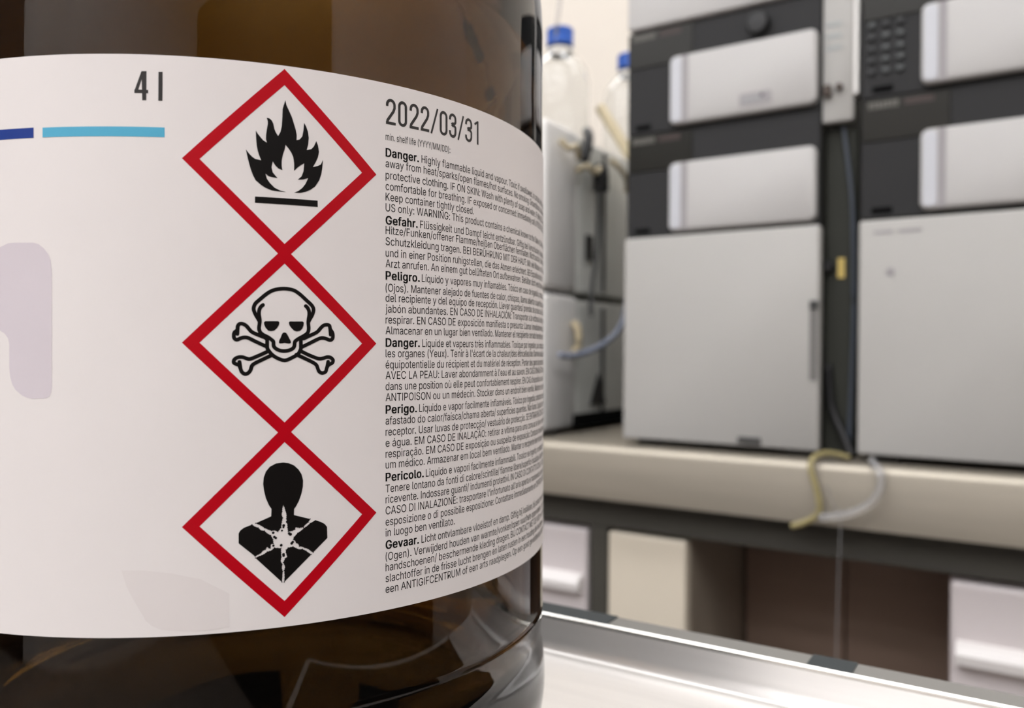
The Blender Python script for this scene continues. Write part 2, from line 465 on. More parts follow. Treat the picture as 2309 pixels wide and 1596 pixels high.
tubing('connector_cable', [(-584, 1165, 300), (-580, 1160, 285), (-580, 1160, 262)], 13, M['black_plastic'], 'short thick black fitting on the side of the upper grey instrument', 'fitting')
tubing('connector_cable', [(-580, 1150, 260), (-578, 1145, 180), (-575, 1120, 90), (-572, 1115, 60)], 3.5, M['dark_grey'], 'thin dark cable running down the side of the grey instruments', 'cable')
for k, (pts, lb) in enumerate([
    ([(-588, 1040, 318), (-578, 1050, 306), (-574, 1065, 312), (-578, 1078, 300), (-584, 1090, 306)], 'tan tube curl at the near end of the tubing cluster on the grey instrument'),
    ([(-586, 1090, 282), (-576, 1105, 290), (-572, 1125, 284), (-576, 1145, 294), (-584, 1160, 300)], 'tan tube curl in the middle of the tubing cluster on the grey instrument'),
    ([(-586, 1205, 322), (-576, 1215, 312), (-573, 1235, 300), (-578, 1255, 290), (-586, 1270, 282)], 'tan tube curl at the far end of the tubing cluster on the grey instrument')]):
    tubing('tan_tube', pts, 4.5, M['tan'], lb, group='tan tubing on the grey instrument')
tubing('tan_tube', [(-588, 1085, 48), (-580, 1085, 40), (-578, 1085, 15), (-586, 1085, 4)], 6, M['tan'], 'short tan hose stub on the side of the lower grey instrument')

# solvent bottles with blue caps on top of the grey instrument
def solvent_bottle(x, y, z, k, label):
    e = empty('solvent_bottle', (x, y, z), label, 'bottle', 'clear solvent bottles with blue caps')
    o = [(0, 0), (44, 0), (49, 3), (50.5, 9), (50.5, 140), (48, 158), (38, 176), (24, 190), (19, 197), (19, 222), (17, 222), (17, 198), (22, 188), (36, 174), (46, 157), (48, 140), (48, 10), (44, 5), (0, 5)]
    bm = bmesh.new(); lathe(bm, [(r * k, h * k) for r, h in o], 64)
    link('glass', bm, M['clear'], e, smooth=True, auto=50)
    bm = bmesh.new()
    pr = [(0, 226), (17, 226), (21, 225.5), (22.8, 223)] + [(22.8 if i % 2 else 22.2, 222 - i * 3) for i in range(6)] + [(22.8, 200), (22.8, 197), (21, 197)]
    lathe(bm, [(r * k, (h + 8) * k) for r, h in pr], 48)
    c = link('cap', bm, M['blue_cap'], e, smooth=True, auto=50)
    bm = bmesh.new(); lathe(bm, [(19.3 * k, 193 * k), (23.5 * k, 193 * k), (23.5 * k, 198 * k), (19.3 * k, 198 * k)], 48)
    link('pouring_ring', bm, M['grey_light'], e, smooth=True, auto=50)
    return e
GZ = TABLE_Z + 468
solvent_bottle(-737, 1300, GZ, 1.09, 'clear solvent bottle with blue cap nearest the brown bottle, on the grey instrument')
solvent_bottle(-640, 1392, GZ, 0.93, 'clear solvent bottle with blue cap half hidden by the left instrument stack')
tubing('feed_line', [(-735, 1283, GZ + 215), (-731, 1275, GZ + 245), (-722, 1268, GZ + 275), (-712, 1262, GZ + 330)], 3.5, M['clear_tube'], 'thin clear feed line rising past the blue bottle cap')
bm = bmesh.new()
tube(bm, [(0, 0, 0), (-20, 0, 33), (-41, 0, 66), (-62, 0, 99)], 10)
tag(link('wooden_stirrer', bm, M['tan'], loc=(-606, 1330, GZ + 9), smooth=True, auto=60), 'tan rod leaning on top of the grey instrument between the blue caps', 'rod')

# ------------------------------------------------------------------ cupboards under the table
def drawer_unit(x0, x1, label, y=1000):
    e = empty('drawer_cabinet', (x0, y, ZF), label, 'cabinet')
    W = x1 - x0
    top = 758
    link('carcass', boxbm(0, W, 18, 480, 0, top, bev=2), M['drawer'], e)
    for k, (z0, z1) in enumerate(((578, top - 2), (390, 574), (205, 386), (22, 201))):
        d = link('drawer', boxbm(1.5, W - 1.5, 0, 18, z0, z1, bev=4), M['drawer'], e)
        bm = bmesh.new()
        zz = z1 - 88
        vs = [(8, 0.5, zz), (8, -14, zz + 3), (8, -16, zz + 14), (8, -10, zz + 22), (8, 0.5, zz + 26)]
        A = [bm.verts.new(v) for v in vs]; B = [bm.verts.new((W - 8, v[1], v[2])) for v in vs]
        for i in range(5):
            j = (i + 1) % 5
            bm.faces.new((A[i], A[j], B[j], B[i]))
        bm.faces.new(A); bm.faces.new(B[::-1])
        bmesh.ops.recalc_face_normals(bm, faces=bm.faces)
        link('handle_ledge', bm, M['ledge'], d)
    return e
drawer_unit(-920, -515, 'pale lilac white drawer cabinet under the table, close to the brown bottle')
drawer_unit(-73, 400, 'pale lilac white drawer cabinet under the right end of the table')
e = empty('cream_cabinet', (-486, 1002, ZF), 'cream panelled cabinet under the table beside the dark leg', 'cabinet')
link('carcass', boxbm(0, 113, 18, 420, 0, 759, bev=2), M['cream_side'], e)
link('door_panel', boxbm(1, 112, 0, 18, 4, 758, bev=3), M['cream'], e)
e = empty('dark_cabinet', (-370, 1250, ZF), 'dark brown cabinet set back under the middle of the table', 'cabinet')
link('carcass', boxbm(0, 294, 16, 340, 0, 740, bev=2), M['brown'], e)
link('door_panel', boxbm(1, 146, 0, 16, 4, 738, bev=2), M['brown'], e)
link('door_panel', boxbm(148, 293, 0, 16, 4, 738, bev=2), M['brown'], e)

# ------------------------------------------------------------------ steel bench in front
TILT = Matrix.Rotation(YAW, 4, 'Z') @ Matrix.Rotation(-ROLL, 4, 'Y') @ Matrix.Rotation(-YAW, 4, 'Z')
FLOOR_Z, RIM_Z = -105.0, -93.5
def tilted(p):
    return TILT @ Vector(p)
base = tilted((-100, -100, -118))
bn = empty('steel_worktop', base, 'bright stainless steel worktop with a raised rim under the brown bottle', 'worktop', rot=TILT)
off = Vector((100, 100, 118))
BX0, BX1 = -760, 12
def sweep(prof, m, name, smooth=True):
    bm = bmesh.new()
    A = [bm.verts.new(Vector((BX0, y, z)) + off) for y, z in prof]
    B = [bm.verts.new(Vector((BX1, y, z)) + off) for y, z in prof]
    n = len(prof)
    for i in range(n):
        j = (i + 1) % n
        bm.faces.new((A[i], A[j], B[j], B[i]))
    bm.faces.new(A); bm.faces.new(B[::-1])
    bmesh.ops.recalc_face_normals(bm, faces=bm.faces)
    return link(name, bm, m, bn, smooth=smooth, auto=35)
sweep([(52, FLOOR_Z - 4), (54, FLOOR_Z - 1), (58, FLOOR_Z), (242.5, FLOOR_Z), (244.6, FLOOR_Z + .4), (246, FLOOR_Z + 1.6), (247.2, FLOOR_Z + 4), (250, RIM_Z - 1.2), (250, -118), (52, -118)], M['steel_bench'], 'work_surface')
sweep([(250.1, -118), (250.1, RIM_Z - 1), (250.4, RIM_Z - .2), (251, RIM_Z + .2), (251.7, RIM_Z - .1), (252, RIM_Z - .8), (252, -118)], M['steel_rim'], 'rim')
sweep([(252.1, -118), (252.1, RIM_Z - .8), (263, RIM_Z - .8), (263.8, RIM_Z - 2), (263.8, -118)], M['flange'], 'back_flange')
link('added_front_mat', boxbm(-420 + 100, 8 + 100, 60 + 100, 203 + 100, FLOOR_Z + 118, FLOOR_Z + 118.8, bev=.3), M['mat'], bn)  # added dark sheet, unseen, keeps the bright steel out of the bottle's reflections
for (x0, x1, lb) in ((-165.5, -124, 'dark rubber pad on the worktop flange, just right of the brown bottle'), (-57, -44, 'dark rubber pad on the worktop flange, further along to the right')):
    c = tilted(((x0 + x1) / 2, 257.8, RIM_Z - .8))
    o = tag(link('rubber_pad', boxbm(-(x1 - x0) / 2, (x1 - x0) / 2, -5.2, 5.2, 0, 0.5, bev=.2), M['pad']), lb, 'pad', 'rubber pads on the worktop flange')
    o.matrix_world = Matrix.Translation((c.x * MM, c.y * MM, (c.z + EYE) * MM)) @ TILT
e = empty('bench_cabinet', (-100, -100, ZF), 'grey base cabinet carrying the steel worktop', 'cabinet')
link('carcass', boxbm(-640, 100, 175, 352, 0, 872, bev=2), M['cabinet_grey'], e)

# ------------------------------------------------------------------ the brown bottle
# print on the label: (arc length along the label, height) in mm
LINES = [('min. shelf life (YYYY/MM/DD):', 41.62, 29, 15.68, 0, 0), ('Danger. Highly flammable liquid and vapour. Toxic if swallowed, in contact with skin or if inhaled.', 38.4, 43, 36.02, 7, 7.45), ('away from heat/sparks/open flames/hot surfaces. No smoking. Ground/bond container and receiving', 36.32, 47, 38.69, 0, 0), ('protective clothing. IF ON SKIN: Wash with plenty of soap and water. IF INHALED: Remove person to', 34.08, 57, 45.48, 0, 0), ('comfortable for breathing. IF exposed or concerned: immediately call a POISON CENTER or doctor.', 31.91, 51, 40.6, 0, 0), ('Keep container tightly closed.', 29.83, 30, 22.83, 0, 0), ('US only: WARNING: This product contains a chemical known to the State of California to cause', 27.76, 50, 42.65, 0, 0), ('Gefahr. Flüssigkeit und Dampf leicht entzündbar. Giftig bei Verschlucken, Hautkontakt oder', 25.23, 48, 40.16, 7, 7.13), ('Hitze/Funken/offener Flamme/heißen Oberflächen fernhalten. Nicht rauchen. Behälter und zu', 23.34, 46, 39.67, 0, 0), ('Schutzkleidung tragen. BEI BERÜHRUNG MIT DER HAUT: Mit viel Wasser und Seife waschen.', 21.18, 50, 46.78, 0, 0), ('und in einer Position ruhigstellen, die das Atmen erleichtert. BEI Exposition oder falls', 18.94, 49, 37.78, 0, 0), ('Arzt anrufen. An einem gut belüfteten Ort aufbewahren. Behälter dicht verschlossen halten.', 16.87, 54, 43.19, 0, 0), ('Peligro. Líquido y vapores muy inflamables. Tóxico en caso de ingestión, contacto con la piel', 14.47, 43, 35.66, 8, 7.54), ('(Ojos). Mantener alejado de fuentes de calor, chispas, llama abierta o superficies calientes.', 12.17, 54, 42.44, 0, 0), ('del recipiente y del equipo de recepción. Llevar guantes/ prendas de protección. EN CASO DE', 10.18, 41, 31.68, 0, 0), ('jabón abundantes. EN CASO DE INHALACIÓN: Transportar a la víctima al exterior y mantenerla', 8.07, 40, 37.78, 0, 0), ('respirar. EN CASO DE exposición manifiesta o presunta: Llamar inmediatamente a un CENTRO', 5.94, 54, 44.65, 0, 0), ('Almacenar en un lugar bien ventilado. Mantener el recipiente cerrado herméticamente.', 3.84, 37, 29.87, 0, 0), ('Danger. Liquide et vapeurs très inflammables. Toxique par ingestion, par contact cutané ou', 1.43, 45, 37.56, 7, 7.66), ("les organes (Yeux). Tenir à l'écart de la chaleur/des étincelles/des flammes nues/des surfaces", -0.63, 53, 40.65, 0, 0), ('équipotentielle du récipient et du matériel de réception. Porter des gants de protection/ des', -2.8, 57, 43.19, 0, 0), ("AVEC LA PEAU: Laver abondamment à l'eau et au savon. EN CAS D'INHALATION: transporter la", -4.9, 52, 45.84, 0, 0), ("dans une position où elle peut confortablement respirer. EN CAS d'exposition prouvée ou", -7.03, 56, 43.52, 0, 0), ('ANTIPOISON ou un médecin. Stocker dans un endroit bien ventilé. Maintenir le récipient fermé', -9.18, 25, 23.28, 0, 0), ('Perigo. Líquido e vapor facilmente inflamáveis. Tóxico por ingestão, contacto com a pele ou', -11.6, 47, 38.0, 7, 6.89), ('afastado do calor/faísca/chama aberta/ superfícies quentes. Não fumar. Ligação à terra do', -13.72, 38, 30.77, 0, 0), ('receptor. Usar luvas de protecção/ vestuário de protecção. SE ENTRAR EM CONTACTO COM', -15.88, 34, 27.07, 0, 0), ('e água. EM CASO DE INALAÇÃO: retirar a vítima para uma zona ao ar livre e mantê-la em', -18.04, 28, 27.07, 0, 0), ('respiração. EM CASO DE exposição ou suspeita de exposição: Contacte imediatamente um', -20.17, 44, 37.78, 0, 0), ('um médico. Armazenar em local bem ventilado. Manter o recipiente bem fechado e em local', -22.28, 44, 37.31, 0, 0), ('Pericolo. Liquido e vapori facilmente infiammabili. Tossico se ingerito, a contatto con la pelle', -24.75, 37, 30.04, 9, 8.53), ('Tenere lontano da fonti di calore/scintille/ fiamme libere/superfici riscaldate. Non fumare.', -26.93, 44, 32.24, 0, 0), ('ricevente. Indossare guanti/ indumenti protettivi. IN CASO DI CONTATTO CON LA PELLE: lavare', -29.02, 50, 36.87, 0, 0), ("CASO DI INALAZIONE: trasportare l'infortunato all'aria aperta e mantenerlo a riposo in posizione", -31.2, 45, 37.16, 0, 0), ('esposizione o di possibile esposizione: Contattare immediatamente un CENTRO ANTIVELENI', -33.37, 39, 30.04, 0, 0), ('in luogo ben ventilato.', -35.49, 23, 16.95, 0, 0), ('Gevaar. Licht ontvlambare vloeistof en damp. Giftig bij inslikken, bij contact met de huid en', -37.91, 44, 36.94, 7, 7.45), ('(Ogen). Verwijderd houden van warmte/vonken/open vuur/hete oppervlakken. Niet roken.', -40.12, 29, 24.64, 0, 0), ('handschoenen/ beschermende kleding dragen. BIJ CONTACT MET DE HUID: met veel water', -42.22, 42, 36.87, 0, 0), ('slachtoffer in de frisse lucht brengen en laten rusten in een houding die het ademen', -44.35, 38, 28.83, 0, 0), ('een ANTIGIFCENTRUM of een arts raadplegen. Op een goed geventileerde plaats bewaren.', -46.45, 42, 37.78, 0, 0)]
FLAME = [(31.09, 29.57), (29.74, 29.61), (28.5, 29.71), (27.5, 30.1), (26.73, 30.56), (25.78, 31.33), (25.3, 32.26), (24.9, 33.39), (24.53, 34.75), (24.31, 35.77), (24.11, 36.79), (24.64, 36.09), (25.19, 35.53), (25.74, 35.18), (26.73, 35.03), (26.4, 35.81), (26.13, 36.71), (25.96, 37.62), (25.85, 39.0), (25.8, 40.31), (26.18, 39.72), (26.62, 39.18), (27.1, 38.65), (27.73, 38.29), (27.55, 38.92), (27.57, 39.62), (27.68, 40.55), (27.88, 41.73), (27.86, 42.2), (27.68, 42.8), (28.17, 42.74), (28.57, 42.38), (28.84, 41.83), (29.02, 40.92), (29.24, 40.36), (29.67, 39.68), (30.07, 40.44), (30.3, 41.51), (30.41, 43.16), (30.46, 44.68), (30.93, 46.37), (31.14, 45.46), (31.66, 44.35), (32.11, 43.35), (32.46, 42.22), (32.8, 41.08), (32.96, 40.16), (32.92, 39.26), (33.49, 39.46), (33.95, 40.03), (34.18, 41.24), (34.28, 42.59), (34.65, 42.0), (35.0, 40.98), (35.14, 39.93), (35.04, 38.73), (34.76, 37.64), (35.58, 37.89), (36.05, 38.42), (36.52, 39.5), (36.83, 38.7), (37.02, 37.53), (36.83, 36.56), (36.41, 35.56), (35.89, 34.61), (36.76, 34.89), (37.35, 35.24), (37.74, 36.14), (37.64, 34.74), (37.45, 33.53), (37.07, 32.31), (36.29, 31.04), (35.47, 30.38), (34.53, 29.9), (33.61, 29.63), (32.5, 29.59), (33.26, 29.96), (33.95, 30.56), (34.53, 31.36), (35.04, 32.49), (34.18, 32.16), (33.15, 32.02), (33.84, 32.71), (34.18, 33.69), (34.3, 35.11), (33.61, 34.69), (33.03, 34.17), (32.5, 33.58), (32.5, 34.94), (32.34, 36.1), (32.0, 36.89), (31.54, 37.55), (30.98, 38.22), (30.82, 37.36), (30.52, 36.4), (30.3, 35.21), (30.3, 34.28), (30.41, 33.54), (29.74, 33.76), (29.18, 34.3), (28.73, 34.98), (28.53, 33.9), (28.73, 32.98), (29.56, 32.02), (28.73, 32.1), (28.06, 32.23), (27.46, 32.65), (27.73, 31.74), (28.28, 30.97), (29.06, 30.22), (29.96, 29.82)]
FLAME_BAR = [(25.67, 28.41), (36.76, 28.47), (36.78, 27.29), (25.67, 27.28)]
SKULL_STROKES = [[(26.51, 5.78), (26.17, 6.4), (25.79, 7.08), (25.51, 7.73), (25.44, 8.31), (25.73, 9.1), (26.54, 9.9), (27.67, 10.91), (28.67, 11.53), (29.69, 11.82), (30.71, 11.94), (31.73, 11.85), (32.63, 11.6), (33.67, 10.88), (34.72, 9.91), (35.69, 9.0), (36.02, 8.2), (35.78, 7.26), (35.38, 6.52), (35.03, 5.84)], [(27.04, 8.87), (26.66, 8.53), (26.38, 7.87), (26.35, 7.09), (26.48, 6.3), (26.46, 5.52), (26.35, 4.6), (26.6, 3.89), (27.16, 3.43), (27.92, 3.05), (28.67, 2.46), (28.86, 2.13), (28.89, 1.48), (29.24, 1.02), (29.94, 0.66), (30.77, 0.56), (31.6, 0.69), (32.25, 1.02), (32.54, 1.49), (32.6, 2.15), (32.83, 2.49), (33.54, 2.96), (34.46, 3.5), (34.96, 3.97), (35.12, 4.71), (35.05, 5.51), (35.05, 6.18), (35.22, 7.25), (35.18, 7.92), (34.92, 8.51), (34.59, 8.84)], [(27.77, 2.91), (27.77, 1.21), (27.98, 0.69), (28.55, -0.04), (29.43, -0.69), (30.83, -1.16), (32.18, -0.63), (33.15, -0.04), (33.61, 0.7), (33.7, 1.23), (33.7, 2.96)], [(27.04, 3.11), (25.29, 3.88), (24.74, 4.39), (24.18, 5.08), (23.56, 5.42), (23.01, 5.38), (22.73, 4.96), (22.65, 4.31), (22.21, 3.92), (22.06, 3.4), (22.15, 2.82), (22.58, 2.56), (23.19, 2.82), (23.81, 2.99), (24.55, 2.89), (25.92, 2.18), (27.67, 1.34)], [(34.2, 2.83), (34.99, 3.24), (36.58, 4.02), (37.18, 4.67), (37.79, 5.28), (38.46, 5.46), (38.97, 5.28), (39.1, 4.63), (39.49, 4.09), (39.63, 3.42), (39.49, 2.81), (39.01, 2.6), (38.33, 2.86), (37.52, 2.99), (36.71, 2.72), (35.38, 2.04), (33.8, 1.23)], [(28.04, 0.55), (26.41, -0.23), (24.86, -0.88), (24.3, -0.82), (23.56, -0.56), (22.82, -0.58), (22.23, -0.9), (22.03, -1.4), (22.27, -1.72), (22.95, -2.02), (23.17, -2.57), (23.42, -3.22), (23.99, -3.59), (24.55, -3.38), (24.92, -2.84), (25.11, -2.19), (25.54, -1.73), (26.91, -1.02), (28.67, -0.17)], [(33.54, 0.63), (35.12, -0.17), (36.85, -0.84), (37.79, -0.78), (38.46, -0.58), (39.15, -0.65), (39.63, -1.12), (39.49, -1.66), (38.85, -2.0), (38.46, -2.53), (38.26, -3.27), (37.62, -3.54), (37.05, -3.26), (36.78, -2.66), (36.58, -2.12), (36.04, -1.64), (34.59, -0.9), (32.89, -0.1)], [(22.7, 4.63), (22.66, 3.6)], [(39.09, 4.76), (39.17, 3.62)], [(23.02, -1.42), (23.17, -2.44)], [(38.71, -1.43), (38.49, -2.53)]]
SKULL_FILLS = [[(25.92, 7.15), (26.66, 7.09), (26.79, 6.05), (26.17, 5.84)], [(35.58, 7.32), (34.99, 7.24), (34.79, 6.17), (35.32, 5.98)], [(26.29, 3.95), (26.91, 3.69), (27.92, 3.11), (28.04, 2.46), (27.48, 2.45), (26.91, 2.91), (26.41, 3.3)], [(35.05, 4.04), (34.46, 3.63), (33.48, 3.09), (33.41, 2.49), (33.94, 2.56), (34.99, 3.24)], [(27.2, 5.73), (27.42, 5.95), (29.69, 5.98), (29.9, 5.76), (29.81, 5.3), (29.43, 4.64), (28.99, 4.24), (28.42, 4.13), (27.92, 4.25), (27.48, 4.75), (27.26, 5.27)], [(31.54, 5.75), (31.73, 5.96), (34.04, 6.0), (34.24, 5.79), (34.17, 5.23), (33.96, 4.69), (33.54, 4.26), (32.96, 4.15), (32.5, 4.28), (32.05, 4.73), (31.67, 5.26)], [(30.51, 3.88), (30.77, 3.95), (31.09, 3.86), (31.35, 3.47), (31.67, 2.81), (31.92, 2.35), (31.92, 2.02), (31.67, 1.91), (31.22, 1.95), (30.83, 2.04), (30.39, 1.94), (29.94, 1.91), (29.79, 2.14), (29.88, 2.53), (30.13, 3.06), (30.32, 3.59)], [(22.46, 4.31), (22.85, 4.31), (22.85, 3.47), (22.52, 3.47)], [(38.87, 4.49), (39.42, 4.36), (39.35, 3.48), (38.94, 3.55)]]
BODY_FILLS = [[(30.57, -19.79), (31.52, -19.95), (32.47, -20.41), (33.27, -21.19), (33.83, -22.12), (34.11, -23.29), (34.07, -24.43), (33.8, -25.73), (33.35, -27.01), (32.79, -28.03), (32.5, -28.41), (32.47, -29.52), (35.4, -30.49), (35.04, -31.08), (34.48, -31.44), (34.15, -31.91), (33.43, -31.93), (32.71, -31.78), (32.63, -32.18), (32.15, -32.39), (31.44, -32.49), (31.33, -31.75), (31.28, -30.93), (31.12, -30.1), (31.17, -29.29), (30.97, -28.63), (30.73, -27.8), (30.57, -27.46), (30.42, -27.94), (30.38, -28.75), (30.23, -29.22), (30.49, -29.89), (30.29, -30.69), (30.18, -31.65), (29.63, -32.34), (29.16, -32.03), (28.54, -32.09), (27.92, -31.8), (27.3, -31.47), (26.69, -30.99), (25.77, -30.53), (28.46, -29.45), (28.51, -28.13), (28.08, -27.45), (27.53, -26.13), (27.23, -24.82), (27.06, -23.52), (27.15, -22.4), (27.53, -21.29), (28.23, -20.43), (29.32, -19.89)], [(25.15, -30.73), (25.69, -31.16), (26.23, -31.36), (26.69, -31.88), (27.3, -32.0), (27.77, -32.52), (28.39, -32.89), (28.77, -33.65), (28.85, -34.46), (28.39, -34.51), (28.31, -35.23), (27.69, -34.94), (27.46, -35.4), (26.92, -35.6), (26.69, -35.98), (26.23, -36.19), (25.69, -36.5), (22.87, -33.94), (22.87, -32.18), (23.18, -31.64), (23.78, -31.2)], [(36.35, -30.79), (37.34, -31.21), (38.0, -31.6), (38.51, -32.23), (38.56, -34.32), (35.94, -36.72), (35.53, -36.4), (34.96, -35.93), (34.4, -35.71), (33.99, -35.45), (33.43, -35.37), (33.27, -34.86), (32.87, -34.66), (32.63, -34.14), (32.36, -34.04), (32.47, -33.56), (33.11, -32.88), (33.75, -32.53), (34.23, -32.08), (34.88, -31.73), (35.37, -31.28)], [(25.74, -36.79), (26.38, -36.52), (27.15, -36.26), (27.77, -35.83), (28.54, -35.65), (29.01, -35.21), (30.18, -35.39), (30.18, -36.2), (30.23, -37.02), (30.1, -37.82), (30.42, -38.34), (30.29, -38.97), (30.49, -39.64), (30.34, -41.58)], [(30.73, -41.62), (30.81, -40.49), (30.73, -39.5), (30.92, -38.87), (30.57, -38.03), (30.89, -37.32), (31.28, -37.12), (31.05, -36.28), (31.05, -35.79), (31.44, -35.42), (32.31, -35.29), (32.87, -35.64), (33.43, -35.94), (33.99, -35.91), (34.64, -36.31), (35.04, -36.68), (35.58, -37.06)]]
BODY_DOTS = [(28.81, -32.47, 0.24), (29.01, -33.26, 0.24), (29.26, -33.45, 0.23), (30.65, -31.29, 0.26), (30.6, -31.61, 0.18), (30.34, -32.19, 0.18), (31.84, -33.0, 0.28), (31.6, -32.83, 0.24), (32.07, -34.67, 0.26), (32.25, -34.44, 0.23), (28.85, -34.82, 0.21), (30.21, -34.86, 0.26), (30.62, -36.57, 0.26), (30.64, -36.81, 0.24), (31.2, -30.68, 0.19), (28.15, -35.05, 0.23)]
FOUR = [[(6.56, 49.67), (7.43, 49.7), (7.38, 44.59), (6.71, 44.57)], [(6.56, 49.67), (6.8, 48.89), (5.99, 46.35), (5.41, 46.34)], [(5.36, 46.43), (7.71, 46.4), (7.71, 45.82), (5.36, 45.82)]]
ELL = [[(9.44, 49.66), (10.13, 49.69), (10.09, 44.59), (9.4, 44.57)]]
BARS = [(-26.23, -12.83, 38.16, 39.97), (-11.09, 10.47, 38.17, 39.89)]
GHOST = [(-24.73, 4.13), (-24.73, 17.04), (-21.75, 18.31), (-19.75, 19.05), (-18.09, 19.68), (-16.74, 19.75), (-12.84, 19.65), (-11.83, 19.36), (-10.84, 18.6), (-9.98, 17.57), (-9.54, 16.43), (-9.32, 14.4), (-9.3, -5.87), (-9.42, -6.78), (-9.73, -7.45), (-10.35, -7.8), (-13.1, -7.93), (-14.25, -7.72), (-15.29, -7.27), (-16.48, -6.38), (-17.14, -5.47), (-17.6, -4.11), (-17.82, -2.52), (-17.82, 1.8), (-18.09, 2.83), (-18.78, 3.63), (-19.75, 4.14), (-21.46, 4.33)]
STAIN = [(3.14, -37.97), (3.76, -39.49), (4.0, -40.75), (4.5, -41.77), (5.6, -42.8), (5.84, -43.31), (5.72, -44.06), (7.79, -43.86), (7.67, -44.87), (7.11, -45.86), (7.31, -46.88), (8.28, -47.79), (9.97, -48.62), (14.07, -49.08), (18.89, -49.04), (21.31, -48.86), (21.31, -42.82), (16.48, -39.94), (11.66, -38.69), (6.82, -38.03)]
DATE = [('2', 50.27, 52.42), ('0', 52.95, 54.98), ('2', 55.56, 57.72), ('2', 58.21, 60.31), ('/', 60.65, 62.66), ('0', 63.03, 65.14), ('3', 65.56, 67.67), ('/', 68.01, 69.93), ('3', 70.29, 72.52), ('1', 73.19, 74.62)]
DATE_Z = (49.75, 44.74, 50.25, 45.23)
INNER = [(16.25, 34.55), (30.86, 49.24), (45.27, 34.62), (30.78, 19.99)]
FRAME = (30.805, 17.443, 32.583, 2.015)
CAMFIT = (1815.014, -71.664, 221.334, 799.542, 52.631, 49.79)

